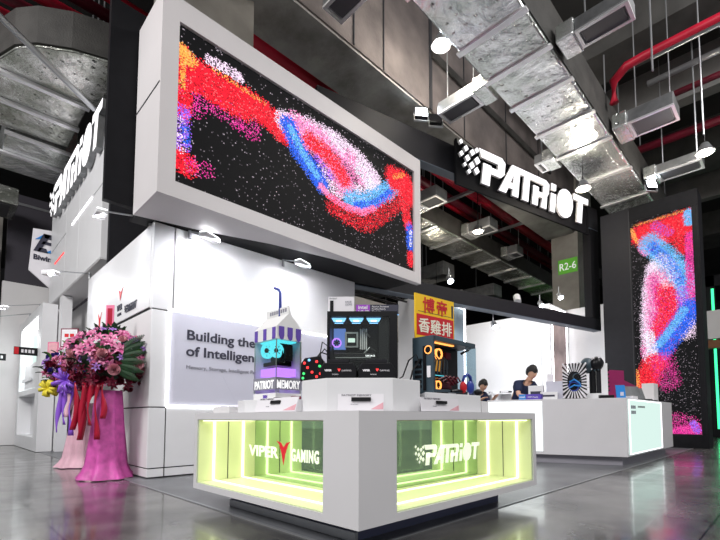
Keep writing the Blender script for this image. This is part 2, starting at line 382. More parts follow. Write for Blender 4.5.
# ------------------------------------------------------------ ducts
def duct(name, lab, Y0, Y1, z0, z1, x0, x1, seams, m, group=None):
    t = thing(name, (x0,(Y0+Y1)/2,z0), lab, 'air duct', group)
    e = [x0]+seams+[x1]
    mbs = MB()
    for a, b in zip(e[:-1], e[1:]):
        mbs.box(a+.01,Y0,z0,b-.01,Y1,z1)
    mbs.build('duct_underside', m, t, bevel=.03)
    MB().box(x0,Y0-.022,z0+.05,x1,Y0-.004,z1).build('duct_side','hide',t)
    for s in seams: MB().box(s-.05,Y0-.04,z0-.035,s+.05,Y1+.03,z0-.004).build('joint_flange','tape',t)
    for x in range(int(x0)+2,int(x1),3):
        MB().cyl((x,Y0+.2,z1+.001),(x,Y0+.2,9.59),.015,6).cyl((x,Y1-.2,z1+.001),(x,Y1-.2,9.59),.015,6).build('hanger','steel',t)
    return t
duct('air_duct','wide silver foil duct overhead with pin dots and side branches',2.53,3.62,6.53,7.3,-1,17,[.2,1.6,3.0,4.3,5.6,6.45,7.35,8.45,9.5,11.0,12.6,14.2],'foil')
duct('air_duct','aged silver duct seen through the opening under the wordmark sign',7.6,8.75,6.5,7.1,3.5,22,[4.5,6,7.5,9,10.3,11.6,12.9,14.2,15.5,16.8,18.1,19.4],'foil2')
def branch(X0, X1, Ya, Yb, z0, h, lab, w=.08):
    # a grilled side box on a short foil neck; Ya is the duct end
    s = 1 if Yb > Ya else -1
    t = thing('duct_branch', ((X0+X1)/2, Ya, z0), lab, 'air duct', 'side branches with grilles')
    ym = Ya + s*.30
    MB().box(X0-.04,min(Ya+s*.03,ym),z0-.05,X1+.04,max(Ya+s*.03,ym),z0+h+.02).build('foil_neck','foil',t,bevel=.02)
    a, b = sorted((ym+s*.005,Yb))
    MB().box(X0,a,z0,X1,b,z0+h).build('box_body','galv',t,bevel=.015)
    for yy in ((a+.1,b-.1) if Ya < 7 else (6.96,)): MB().cyl(((X0+X1)/2,yy,z0+h+.001),((X0+X1)/2,yy,9.59 if not 5.2<yy<6.3 else 7.07),.012,6).build('hanger','steel',t)
    g = MB()
    g.box(X0+.05,a+.08,z0-.022,X1-.05,b-.08,z0-.004); G = g.build('grille','grille',t)
    fr = MB(); fr.box(X0,a,z0-.035,X0+.05,b,z0-.003).box(X1-.05,a,z0-.035,X1,b,z0-.003).box(X0+.05,b-.05,z0-.035,X1-.05,b,z0-.003).box(X0+.05,a,z0-.035,X1-.05,a+.05,z0-.003)
    fr.build('grille_frame','tape',G)
    return t
branch(6.55,6.95,2.49,1.45,6.62,.20,'grilled duct branch at the upper right of the wide foil duct')
branch(6.55,6.95,3.66,4.75,6.62,.20,'grilled duct branch on the left of the foil duct, above the floodlight')
branch(9.4,10.0,2.49,1.4,6.62,.24,'grilled duct branch right of the foil duct, below the bent red pipe')
branch(9.5,9.95,3.66,4.15,6.62,.20,'grilled duct branch behind the glowing wordmark sign')
branch(11.9,12.4,2.49,1.3,6.62,.20,'grilled duct branch over the black screen tower')
branch(3.62,3.98,3.66,4.62,6.6,.26,'grilled box hanging near the top centre under the concrete beam')
branch(9.0,9.5,7.56,6.6,6.62,.28,'grilled duct branch just right of the big display box')
branch(11.6,12.1,7.56,6.5,6.62,.28,'grilled duct branch under the red pipes, second in the opening')
branch(14.2,14.7,7.56,6.9,6.62,.28,'grilled duct branch under the red pipes, nearest the column')
# dark crossing ducts deep in the opening
for i,(x,z,lab) in enumerate(((9.6,5.9,'low grey crossing duct beyond the opening, nearest the big display box'),(12.6,5.9,'low grey crossing duct in the middle of the opening'),(16.2,5.9,'low grey crossing duct farthest back in the opening'))):
    t = thing('crossing_duct',(x,10,z),lab,'air duct')
    MB().box(x,8.95,z,x+.7,16,z+.5).build('duct_body','galv',t,bevel=.02)
    for yy in (10,13,15.5): MB().cyl((x+.35,yy,z+.501),(x+.35,yy,9.59),.012,6).build('hanger','steel',t)
    MB().box(x-.03,10.5,z-.03,x+.73,10.6,z+.53).build('joint_flange','tape',t)

# big insulated duct at the top left, rounded end
t = thing('insulated_duct',(1.2,9,6.5),'bulky foil-wrapped duct with a rounded end at the top left','air duct')
o1 = [(.45,11.1),(.44,9.6),(.50,9.0),(.66,8.55),(.9,8.25),(1.3,7.98),(1.75,7.80),(2.3,7.7),(3.4,7.7),(3.4,9.3),(1.78,9.27),(1.78,11.0)]
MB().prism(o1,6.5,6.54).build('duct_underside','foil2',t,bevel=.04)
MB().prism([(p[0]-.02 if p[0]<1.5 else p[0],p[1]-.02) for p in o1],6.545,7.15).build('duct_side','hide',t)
MB().box(.8,11.12,6.45,1.98,12.9,7.2).build('duct_run','foil',t,bevel=.03)
for y in (9.25,10.1,11.1,12.0): MB().box(.42 if y<11 else .76,y-.05,6.44-(.04 if y>11 else 0),1.8 if y<11 else 2.0,y+.05,6.495-(.05 if y>11 else 0)).build('joint_flange','tape',t)
t = thing('hanging_rod',(1,8,6),'grey steel support bar slanting across the foil-wrapped duct','support bar')
MB().tube([(.30,7.3,6.05),(1.72,8.5,6.05)],.045,6).build('bar','steel',t)
for i,(x,y,z,l,lab) in enumerate(((.75,14.5,6.3,1.2,'silver duct box over the banner at the far left'),(.35,15.5,5.4,1.0,'lower silver duct box at the left edge'))):
    t = thing('duct_box',(x,y,z),lab,'air duct'); MB().box(x-.3,y,z,x+.6,y+l,z+.45).build('duct_body','foil2',t,bevel=.02); MB().box(x-.15,y+.1,z-.02,x+.45,y+l-.1,z-.004).build('grille','grille',t)

# ------------------------------------------------------------ pipes
def pipe(pts, r, m, lab, brk=True, name='red_pipe', group=None):
    t = thing(name, pts[0], lab, 'pipe', group)
    MB().tube(pts, r, 10).build('pipe_run', m, t, smooth=True)
    c = MB(); a = Vector(pts[0]); b = Vector(pts[-1])
    if brk:
        for k in (.15,.4,.65,.9):
            p = a.lerp(b,k); MB().cyl(p+Vector((0,0,r+.01)), (p.x,p.y,9.55), .012, 6).build('hanger','steel',t)
    return t
Z = 7.7
pipe([(9.2,2.35,7.0),(9.2,2.35,7.45),(9.15,2.1,7.6),(9.15,1.8,7.62),(9.15,-3,7.62)], .085,'red','bent red sprinkler pipe turning down at the upper right', brk=False)
pipe([(11.3,4,8.0),(11.3,-4,8.0)], .07,'darkred','straight dull red pipe behind the bent red pipe at the right')
pipe([(12.55,4,7.7),(12.55,-4,7.7)], .10,'darkred','straight dull red pipe above the branch duct by the tower')
for i,(y,z,r,mm,lab) in enumerate(((6.75,7.5,.12,'red','thick bright red pipe, lowest front one of the rack in the opening'),(7.15,7.75,.09,'red','slim red pipe, second of the rack in the opening'),(7.5,7.55,.12,'darkred','thick dark red pipe, middle of the rack in the opening'),(7.95,7.7,.08,'red','slim red pipe, second from the back of the rack in the opening'),(8.35,7.5,.11,'red','thick red pipe at the back of the rack in the opening'))):
    pipe([(3.6,y,z),(20,y,z)], r, mm, lab)
for i in range(5):
    pipe([(-1,7.9+.42*i,7.7),(3.4,7.9+.42*i,7.7)], .10, 'red' if i%2==0 else 'darkred', ['nearest','second','third','fourth','farthest'][i]+' of the parallel red pipes above the top left duct')
for i,(x,lab) in enumerate(((8.1,'grey cross strut under the red rack, next to the big display box'),(10.6,'grey cross strut under the red rack, in the middle of the opening'),(13.6,'grey cross strut under the red rack, nearest the column'))):
    tag(MB().box(x,6.25,7.28,x+.1,8.6,7.36).build('cross_strut','steel'), lab, 'strut')
for i,(a,b,lab) in enumerate((((8.4,1.55,6.95),(8.4,-4,6.95),'thin grey conduit above the bent red pipe'),((10.4,2,7.9),(10.4,-4,7.9),'pale cable tray behind the bent red pipe'))):
    tag(MB().tube([a,b],.03 if i==0 else .06,8).build('conduit','steel',smooth=True), lab, 'conduit')
for i,(x,y,z0,lab) in enumerate(((7.4,1.35,6.0,'thin hanging steel rod left of the bent red pipe'),(9.6,1.0,5.9,'thin hanging steel rod right of the bent red pipe'),(11.2,1.3,6.25,'thin hanging steel rod of the right lamp'))):
    tag(MB().cyl((x,y,z0),(x,y,9.6),.015,6).build('hanging_rod','steel'), lab, 'rod')

# ------------------------------------------------------------ hall lamps
def bay(x,y,z,m,lab,e,col):
    zt = 6.525 if (2.5<y<3.65 and z<6.5) else 9.59
    t = thing('hall_lamp',(x,y,z),lab,'lamp','round hall lamps')
    MB().cyl((x,y,z+.02),(x,y,z+.22),.17,20,.07).build('reflector','steel',t,smooth=False)
    MB().cyl((x,y,z),(x,y,z+.015),.125,20).build('lens',m,t)
    MB().cyl((x,y,z+.22),(x,y,zt),.012,6).build('cord','blackp',t)
    light('lamp_light','POINT',(x,y,z-.16),e*.45,col,None,.10)
bay(6.0,4.26,7.3,'warm','round warm hall lamp near the top centre, left of the foil duct',260,(1,.92,.8))
bay(10.94,1.13,6.2,'warm','round warm hall lamp at the right edge, over the screen tower',200,(1,.92,.8))
bay(10.28,3.34,6.0,'warm','round warm hall lamp just above the end of the glowing wordmark',200,(1,.9,.75))
bay(10.81,6.44,6.1,'warm','round warm hall lamp among the red pipes in the opening',200,(1,.9,.75))
bay(12.5,9.2,5.2,'warm','small warm hall lamp low in the opening, over the black lower beam',120,(1,.9,.75))

# ============================================================ BOOTH: L-SHAPED WHITE WALL
t = thing('display_wall',(1.82,5.602,0),'white L-shaped booth wall with glowing-edged lavender text panel','wall panel')
mb = MB(); mb.box(1.826,5.608,.01,5.15,5.85,3.10); mb.box(1.826,5.85,.01,2.05,8.8,3.10); mb.build('wall_body','seam',t)
# cladding boards with dark shadow gaps
def boardY(x0,x1,z0,z1,m='white'): MB().box(x0,5.585,z0,x1,5.606,z1).build('wall_board',m,t,bevel=.003)
def boardX(y0,y1,z0,z1,m='white'): MB().box(1.805,y0,z0,1.824,y1,z1).build('wall_board',m,t,bevel=.003)
boardY(1.805,2.045,2.07,3.14); boardY(2.06,5.15,2.10,3.14)
boardY(1.805,1.995,.865,2.055); boardY(1.805,1.995,.13,.85); boardY(2.01,5.15,.13,.85); boardY(1.805,1.995,.02,.115); boardY(2.01,5.15,.02,.115)
boardX(5.608,5.665,2.07,3.14); boardX(5.68,8.8,2.095,3.14)
boardX(5.608,8.8,.865,2.055,'offwhite'); boardX(5.608,8.8,.13,.85,'offwhite'); boardX(5.608,8.8,.02,.115,'offwhite')
MB().box(1.806,5.607,3.141,5.15,5.85,3.15).build('wall_cap','offwhite',t)
MB().box(2.03,5.590,.885,5.15,5.6065,2.06).build('text_panel','lavender',t)
for n_,b in (('top',(2.0,5.572,2.065,5.15,5.584,2.09)),('bottom',(2.0,5.572,.855,5.15,5.584,.878)),('left',(1.998,5.572,.878,2.02,5.584,2.065))):
    MB().box(*b).build('light_strip','glow',t)
MB().prism([(2.72,1.30),(3.45,.92),(2.95,.89),(3.0,.885),(2.2,1.45)][0:3],5.5885,5.5895,Matrix(((1,0,0,0),(0,0,1,0),(0,1,0,0),(0,0,0,1)))).build('printed_facet','lavender',t)
text('Building the Future','wall_lettering',.178,'ink',t,(2.225,5.586,1.735),(1,0,0),(0,0,1),bold=.0035,sx=1.16)
text('of Intelligent','wall_lettering',.178,'ink',t,(2.225,5.586,1.525),(1,0,0),(0,0,1),bold=.0035,sx=1.16)
text('Memory, Storage, Intelligent Performance','wall_lettering',.07,'inkgrey',t,(2.23,5.586,1.355),(1,0,0),(0,0,1),sx=1.10)
wordmark(MB(),frame((1.802,6.60,2.17),(0,-1,0),(0,0,1)),.11,.72,0,.004).build('printed_wordmark','ink',t)
text('VIPER','wall_lettering',.12,'ink',t,(1.802,7.02,2.26),(0,-1,0),(0,0,1),bold=.003,sx=.8)
text('GAMING','wall_lettering',.06,'ink',t,(1.802,7.00,2.18),(0,-1,0),(0,0,1),sx=.8)
MB().prism([(0,0),(.07,.10),(.13,.17),(.02,.12),(-.09,.17),(-.05,.10)],0,.004,frame((1.802,6.88,2.40),(0,-1,0),(0,0,1))).build('printed_emblem','redp',t)
MB().prism([(0,0),(.05,.18),(.13,.30),(.02,.2),(-.09,.30),(-.04,.18)],0,.004,frame((1.802,7.95,2.1),(0,-1,0),(0,0,1))).build('printed_emblem','redp',t)

# arm lamps clipped on the wall top
def arm(base, tip, lab, w, e, aim):
    base = Vector(base); tip = Vector(tip)
    t = thing('arm_lamp',base,lab,'lamp','arm lamps on the wall top')
    MB().cyl(base+Vector((0,0,-.03)),base+Vector((0,0,.07)),.022,10).build('clamp','steel',t)
    MB().tube([base+Vector((0,0,.06)),base.lerp(tip,.9)+Vector((0,0,.02))],.010,6).build('arm','steel',t)
    d = (tip-base); d.z = 0; d.normalize(); s = Vector((-d.y,d.x,0))
    fr = frame(tip, s, d)
    MB().box(-w/2,-.07,.0,w/2,.05,.05,fr).build('lamp_head','white',t,bevel=.008)
    MB().box(-w/2+.01,-.06,-.012,w/2-.01,.04,-.002,fr).build('lens','lens2',t)
    light('arm_light','AREA',tip+Vector((0,0,-.03)),e*.22,(.95,.96,1),aim,w,size_y=.10)
arm((2.2,5.50,3.05),(2.34,5.22,3.02),'white arm lamp on the text wall, nearest its left corner',.26,170,(2.5,5.7,2.2))
arm((3.60,5.50,3.05),(3.72,5.16,3.02),'white arm lamp on the text wall, below the middle of the display box',.26,170,(3.8,5.7,2.2))
arm((1.80,5.72,3.16),(1.26,5.75,3.13),'white arm lamp at the wall corner reaching left over the black panel',.20,80,(1.95,6.0,2.2))
arm((1.80,8.70,3.16),(1.18,8.20,2.98),'white arm lamp at the far end of the left wall, dazzling',.22,80,(1.95,7.9,2.0))

# ============================================================ BIG DISPLAY BOX
t = thing('display_box',(1.53,4.7,3.08),'large white overhead box holding a wide display of red and blue particles','display')
mb = MB(); bk = [(1.53,5.47),(2.3,5.31),(3.1,5.06),(4.2,4.86),(5.93,4.80)]; tz = [(1.53,4.70),(5.93,4.70)]+bk[::-1]; mb.prism(tz,3.09,3.27); mb.prism(tz,5.09,5.36); mb.prism([(1.53,4.70),(1.71,4.70),(1.71,5.43),(1.53,5.47)],3.27,5.09); mb.box(5.76,4.70,3.27,5.93,4.80,5.09); mb.prism([(1.71,4.76),(5.76,4.76),(5.76,4.80),(4.2,4.86),(3.1,5.06),(2.3,5.31),(1.71,5.43)],3.27,5.09)
mb.build('housing','boxwhite',t)
MB().box(1.525,4.72,4.30,1.529,5.49,4.315).build('side_joint','seam',t)
scr = screen_pic('display_screen', t, (1.715,4.735,3.275),(1,0,0),(0,0,1),4.04,1.81,330,150,[([(0.367, 1.6), (0.563, 1.621), (0.717, 1.613)], 0.07, (0.95, 0.72, 0.92), 0.75), ([(0.131, 0.984), (0.296, 1.135), (0.536, 1.145), (0.862, 1.064)], 0.16, (0.85, 0.04, 0.35), 0.35), ([(0.054, 1.404), (0.121, 1.352), (0.291, 1.359), (0.531, 1.353), (0.789, 1.372), (1.023, 1.344), (1.243, 1.298), (1.351, 1.243)], 0.17, (0.95, 0.01, 0.03), 1), ([(0.103, 1.201), (0.237, 1.22), (0.473, 1.197), (0.792, 1.195)], 0.1, (0.95, 0.01, 0.03), 0.9), ([(0.057, 1.289), (0.065, 1.005), (0.059, 0.829)], 0.1, (0.95, 0.01, 0.03), 0.9), ([(0.051, 1.518), (0.118, 1.467)], 0.09, (1, 0.42, 0.08), 0.9), ([(0.053, 1.461), (0.051, 1.112)], 0.03, (1, 0.42, 0.08), 0.7), ([(0.405, 1.525), (0.786, 1.499), (1.064, 1.472)], 0.03, (1, 0.42, 0.08), 0.35), ([(0.06, 0.806), (0.053, 0.654), (0.058, 0.464)], 0.1, (0.35, 0.12, 0.85), 0.7), ([(0.03, 0.722), (0.04, 0.364)], 0.06, (0.95, 0.72, 0.92), 0.35), ([(0.096, 0.642), (0.111, 0.511)], 0.05, (0.02, 0.12, 0.85), 0.5), ([(0.064, 0.262), (0.107, 0.247)], 0.13, (0.95, 0.01, 0.03), 0.95), ([(0.205, 0.267), (0.353, 0.272)], 0.1, (0.85, 0.04, 0.35), 0.3), ([(1.411, 1.384), (1.771, 1.481), (2.224, 1.524), (2.728, 1.444), (3.059, 1.291)], 0.16, (0.95, 0.72, 0.92), 0.9), ([(3.059, 1.225), (2.73, 0.932), (2.324, 0.806), (2.042, 0.917)], 0.14, (0.95, 0.72, 0.92), 0.7), ([(1.604, 1.369), (1.948, 1.363), (2.226, 1.221), (2.421, 0.998)], 0.22, (0.95, 0.25, 0.55), 0.85), ([(2.561, 1.37), (2.772, 1.221)], 0.16, (0.95, 0.25, 0.55), 0.7), ([(2.771, 1.302), (2.947, 1.18)], 0.13, (0.9, 0.85, 1), 0.7), ([(1.807, 1.325), (2.039, 1.287), (2.264, 1.192), (2.421, 1.029)], 0.13, (0.95, 0.01, 0.03), 0.85), ([(1.915, 1.112), (2.059, 1.028), (2.171, 0.956)], 0.06, (0.35, 0.12, 0.85), 0.5), ([(1.443, 1.359), (1.608, 1.088), (1.829, 0.93), (1.989, 0.793)], 0.14, (0.02, 0.12, 0.85), 0.95), ([(1.475, 1.333), (1.674, 1.09), (1.917, 0.88)], 0.06, (0.15, 0.5, 0.95), 0.8), ([(2.564, 0.743), (2.903, 0.837), (3.293, 1.133), (3.616, 1.415)], 0.15, (0.15, 0.5, 0.95), 0.85), ([(2.688, 0.711), (3.059, 0.862), (3.464, 1.216)], 0.07, (0.02, 0.12, 0.85), 0.8), ([(1.99, 0.734), (2.173, 0.658), (2.463, 0.614), (2.837, 0.653), (3.059, 0.796)], 0.055, (0.95, 0.25, 0.55), 0.95), ([(2.23, 0.544), (2.524, 0.481), (2.903, 0.515), (3.364, 0.871), (3.665, 1.153)], 0.15, (0.95, 0.01, 0.03), 0.5), ([(3.54, 1.489), (3.852, 1.527), (3.959, 1.353)], 0.2, (0.95, 0.01, 0.03), 1), ([(3.54, 1.524), (3.8, 1.668)], 0.04, (1, 0.42, 0.08), 0.5), ([(3.77, 1.281), (3.927, 0.802)], 0.12, (0.95, 0.01, 0.03), 0.8), ([(3.953, 0.757), (3.978, 0.443)], 0.1, (0.02, 0.12, 0.85), 0.8), ([(3.98, 0.694), (3.978, 0.479)], 0.04, (0.9, 0.85, 1), 0.5), ([(3.976, 0.282), (3.975, 0.157)], 0.09, (0.95, 0.01, 0.03), 0.9)],1.45)
MB().box(1.712,4.738,3.272,5.758,4.757,5.088).build('display_module','black',t)

# black fascia behind
t = thing('black_fascia',(1.24,5.5,3.1),'tall matt black fascia panel behind the display box','panel')
MB().box(1.24,5.50,3.19,3.3,5.58,5.62).build('fascia_panel','black',t)
MB().box(1.9,8.0,3.2,4.5,8.1,4.5).build('rear_panel','charcoal',t)
t = thing('lower_fascia',(1.6,5.5,3.16),'black fascia strip running above the text wall','panel')
MB().prism([(1.60,5.485),(2.31,5.33),(3.12,5.08),(4.22,4.88),(5.9,4.82),(5.9,5.45),(5.15,5.64),(5.15,5.84),(1.60,5.84)],3.152,3.185).prism([(3.32,5.04),(4.22,4.88),(5.9,4.82),(5.9,5.44),(5.15,5.62),(3.32,5.62)],3.186,5.3).build('strip','black',t)

# portal: black frame carrying the sign
PA = math.atan2(-1.88,7.8)
PM = Matrix.Translation((5.2,5.66,0)) @ Matrix.Rotation(PA,4,'Z')
t = thing('black_portal',(5.2,5.66,0),'black portal frame running from the display box to the screen tower','frame')
MB().box(-.1,0,3.14,7.86,.22,3.44,PM).build('lower_beam','charcoal',t)
MB().box(-.1,0.0,3.125,7.86,.22,3.138,PM).build('beam_soffit','soffit',t)
MB().box(-.75,0,5.98,7.86,.22,6.60,PM).build('upper_beam','charcoal',t)
MB().box(-.75,-.003,5.965,7.86,.22,5.978,PM).build('beam_soffit','soffit',t)
MB().box(7.47,.0,3.442,7.86,.22,5.963,PM).build('side_post','black',t)
t = thing('wordmark_sign',(7.6,4.9,5.8),'glowing white wordmark sign mounted on the upper black beam','sign')
SM = PM @ Matrix.Translation((2.45,-.14,5.86)) @ Matrix.Rotation(math.pi/2,4,'X')
MB().box(-.05,-.16,-.08,4.72,.80,-.05,SM).build('backing_panel','black',t)
MB().box(-.06,-.17,-.049,-.03,.81,.0,SM).box(-.06,-.19,-.049,4.73,-.165,.0,SM).box(4.70,-.17,-.049,4.73,.62,.0,SM).build('backing_frame','black',t)
L_ = wordmark(MB(), SM @ Matrix.Translation((.60,.0,0)), .78, .90, 0, .05).build('letters','offwhite',t)
wordmark(MB(), SM @ Matrix.Translation((.60,.0,0)), .78, .90, .0505, .054).build('letter_faces','sign',L_)
# floodlights on the beam
def flood(loc, m, lab, on):
    loc = Vector(loc); t = thing('floodlight',loc,lab,'lamp')
    q = Matrix.Translation(loc) @ Matrix.Rotation(math.radians(-40),4,'Z') @ Matrix.Rotation(math.radians(-15),4,'X')
    MB().box(-.13,-.05,-.10,.13,.04,.12,q).build('housing','blackp',t,bevel=.01)
    MB().box(-.115,-.062,-.085,.115,-.052,.105,q).build('lens',m,t)
    MB().box(-.15,-.02,-.16,-.135,.02,.02,q).box(.135,-.02,-.16,.15,.02,.02,q).box(-.15,-.02,-.175,.15,.02,-.16,q).build('bracket','steel',t)
    if on: light('flood_light','SPOT',loc+Vector((-.1,-.25,0)),90,(.85,.92,1),loc+Vector((-4,-5,-3.5)),.08,120)
flood((6.55,5.16,6.79),'lamp','lit white floodlight on top of the upper black beam',True)
flood((6.90,5.06,6.80),'blackp','unlit black floodlight beside the lit one on the beam',False)
flood((12.05,2.35,6.42),'lamp','lit white floodlight above the black screen tower',True)
def spot(loc, lab, aim, e=25):
    loc = Vector(loc); t = thing('spotlight',loc,lab,'lamp','small spotlights along the black beam')
    MB().cyl(loc,loc+Vector((.05,.08,.12)),.07,14,.06).build('can','steel',t,smooth=False)
    MB().cyl(loc+Vector((-.004,-.006,-.010)),loc+Vector((-.001,-.001,-.002)),.062,14).build('lens','lamp',t)
    MB().cyl(loc+Vector((.04,.07,.1)),loc+Vector((.04,.07,.32)),.010,6).build('stem','steel',t)
    light('spot_light','SPOT',loc+Vector((-.02,-.03,-.04)),e,(.9,.95,1),aim,.05,110)
spot((7.65,5.25,3.66),'small spotlight over the lower beam, nearest the yellow sign',(7,4,0))
spot((8.9,4.9,2.80),'small spotlight under the lower beam, above the white back shelves',(9,4,0))
spot((10.9,4.65,3.62),'small spotlight over the lower beam, left of the pillar plate',(10,3,0))
spot((11.4,4.35,3.88),'small spotlight over the lower beam, right below the green plate',(10,3,0))
spot((8.1,5.9,2.72),'small spotlight low beside the lit wall box',(9,5,0))
tag(MB().cyl((9.75,4.75,3.52),(9.9,4.85,3.70),.085,14).build('spotlight','white'),'white cylinder spotlight sitting on the lower beam','lamp')

# ============================================================ SCREEN TOWER
t = thing('screen_tower',(12.4,1.5,0),'tall black tower with an upright particle display beside the right counter','display')
MB().box(12.42,1.47,0.005,13.0,3.62,6.18).build('tower_body','charcoal',t)
MB().box(12.405,1.47,.005,12.419,3.62,.30).build('kick_board','black',t)
MB().box(12.407,2.93,.31,12.419,2.95,6.1).build('joint','seam',t)
MB().box(12.405,1.47,5.80,12.419,2.92,6.18).build('top_board','black',t)
MB().box(12.40,1.47,.31,12.419,1.585,5.79).build('side_trim','black',t)
screen_pic('tower_display', t, (12.40,2.90,.33),(0,-1,0),(0,0,1),1.30,5.46,110,460,[([(0.258, 5.071), (0.543, 5.062), (0.965, 5.083), (1.188, 5.111)], 0.27, (0.95, 0.01, 0.03), 1), ([(0.013, 5.252), (0.097, 5.014), (0.224, 4.741)], 0.05, (1, 0.42, 0.08), 0.7), ([(0.085, 5.336), (0.661, 5.358), (1.198, 5.38)], 0.03, (1, 0.42, 0.08), 0.4), ([(0.428, 4.864), (0.751, 4.897), (1.059, 4.879), (1.205, 4.515)], 0.25, (0.95, 0.01, 0.03), 0.85), ([(0.548, 5.189), (0.815, 4.953)], 0.12, (0.35, 0.12, 0.85), 0.3), ([(1.234, 5.293), (1.246, 5.067)], 0.1, (0.15, 0.5, 0.95), 0.9), ([(0.245, 4.709), (0.329, 4.581)], 0.1, (0.95, 0.25, 0.55), 0.8), ([(0.51, 4.123), (0.426, 3.581), (0.36, 2.957), (0.355, 2.199), (0.386, 1.869)], 0.2, (0.95, 0.72, 0.92), 0.95), ([(0.541, 3.81), (0.493, 3.061), (0.509, 2.305)], 0.24, (0.95, 0.25, 0.55), 0.7), ([(0.785, 4.131), (0.996, 3.217), (1.068, 2.476)], 0.22, (0.95, 0.72, 0.92), 0.7), ([(0.689, 3.777), (0.749, 3.14), (0.643, 2.536), (0.478, 2.059)], 0.32, (0.85, 0.04, 0.35), 0.75), ([(0.721, 3.519), (0.742, 2.967), (0.555, 2.424)], 0.22, (0.95, 0.01, 0.03), 0.8), ([(0.425, 4.788), (0.63, 4.499), (0.868, 4.135), (1.094, 3.686), (1.202, 3.419)], 0.24, (0.15, 0.5, 0.95), 0.85), ([(0.465, 4.699), (0.788, 4.205), (1.015, 3.704)], 0.12, (0.02, 0.12, 0.85), 0.6), ([(0.621, 4.248), (0.771, 3.758)], 0.2, (0.9, 0.85, 1), 0.35), ([(1.253, 4.746), (1.221, 3.415), (1.184, 2.94)], 0.1, (0.85, 0.04, 0.35), 0.8), ([(1.045, 3.452), (1.066, 2.96)], 0.12, (0.35, 0.12, 0.85), 0.5), ([(1.205, 2.984), (1.016, 2.677), (0.76, 2.323), (0.54, 2.003)], 0.22, (0.02, 0.12, 0.85), 0.95), ([(1.066, 2.96), (0.81, 2.562), (0.547, 2.201)], 0.09, (0.15, 0.5, 0.95), 0.8), ([(0.32, 2.456), (0.384, 1.819)], 0.12, (0.9, 0.85, 1), 0.8), ([(0.424, 1.715), (0.262, 1.428), (0.19, 1.231)], 0.26, (0.95, 0.01, 0.03), 0.95), ([(0.001, 1.547), (0.006, 1.037)], 0.07, (1, 0.42, 0.08), 0.6), ([(0.573, 1.752), (0.681, 1.302)], 0.25, (0.85, 0.04, 0.35), 0.35), ([(0.714, -0.005), (1.19, 0.1)], 0.14, (0.85, 0.04, 0.35), 0.9), ([(0.808, 0.332), (1.08, 0.239)], 0.18, (0.85, 0.04, 0.35), 0.35), ([(1.157, 0.239), (1.209, 0.1)], 0.08, (0.35, 0.12, 0.85), 0.8)],1.35,dots=.05,seed=9)
MB().box(12.405,1.60,.33,12.418,2.90,5.79).build('display_module','black',t)

# ============================================================ BACK AREA (white walls and lit boxes)
t = thing('back_wall',(12.2,5.2,0),'plain bright white wall behind the right counter','wall panel')
MB().box(12.0,5.17,.01,12.12,10.5,3.72).build('wall_board','white',t)
MB().box(11.985,5.20,1.42,11.998,8.5,1.435).build('shelf_line','steel',t)
t = thing('back_wall',(13.3,3.6,0),'short white wall stretch between the lit pillar and the tower','wall panel')
MB().box(13.35,3.7,.01,13.5,5.0,4.0).build('wall_board','white',t)
MB().box(13.335,3.7,1.60,13.348,5.0,1.615).build('shelf_line','steel',t)
def litbox(x0,x1,y0,y1,z1,lab,face,pic=False):
    t = thing('lit_pillar',((x0+x1)/2,y0,0),lab,'pillar')
    MB().box(x0,y0,.01,x1,y1,z1).build('pillar_body','white',t)
    MB().box(x0+.16,y0-.012,.5,x1-.12,y0-.002,z1-.12).build('inset_panel',face,t)
    MB().box(x0+.10,y0-.02,.4,x0+.15,y0-.003,z1-.06).box(x1-.10,y0-.02,.4,x1-.05,y0-.003,z1-.06).box(x0+.15,y0-.02,z1-.11,x1-.10,y0-.003,z1-.06).build('light_strip','glow',t)
M['pinkpic'] = mat('pink_portrait_print', (.75,.58,.58), .5, noise=.25, nscale=2.0)
M['bluepic'] = mat('pale_blue_panel', (.45,.60,.72), .5)
litbox(7.35,8.78,5.6,6.5,3.40,'white pillar with lit edges and a pale blue panel behind the yellow sign','bluepic')
litbox(12.0,13.26,4.90,5.16,3.95,'white pillar with lit edges and a pink print behind the right counter','pinkpic')
light('back_area_light','AREA',(9.6,5.6,3.05),95,(.95,.97,1),(11.5,5.6,1.0),1.6)
t = thing('hall_booth',(20,6,0),'distant white booth wall with a green top edge beyond the lower beam','booth')
MB().box(20,5.4,.01,20.4,9.5,5.45).build('wall_board','white',t); MB().box(19.97,5.4,5.46,20.4,9.5,5.56).build('top_strip',mat('green_strip',(.1,.5,.03),.5,emit=(.1,.6,.03),es=.3),t)
# boards under the beam between wall end and pillar: pale column and hanging truss
t = thing('pale_column',(6.6,7.3,0),'pale concrete column seen between the two gaming computers','column')
MB().box(6.6,7.4,.01,8.7,8.3,3.6).build('column_shaft','column',t)
t = thing('white_partition',(5.9,6.6,0),'bright white partition low behind the middle computer','wall panel')
MB().box(5.7,6.9,.01,9.4,7.0,2.55).build('wall_board','white',t)
t = thing('ceiling_truss',(5.4,6.6,3.2),'dark lattice truss tucked under the black beam by the wall end','truss')
mb = MB()
for y in (6.2,6.5): mb.tube([(5.3,y,3.62),(7.3,y,3.62)],.025,6).tube([(5.3,y,3.32),(7.3,y,3.32)],.025,6)
for k in range(9): mb.tube([(5.35+.2*k,6.2,3.32),(5.45+.2*k,6.2,3.62)],.015,5).tube([(5.45+.2*k,6.2,3.62),(5.55+.2*k,6.2,3.32)],.015,5)
mb.build('lattice','blackp',t)

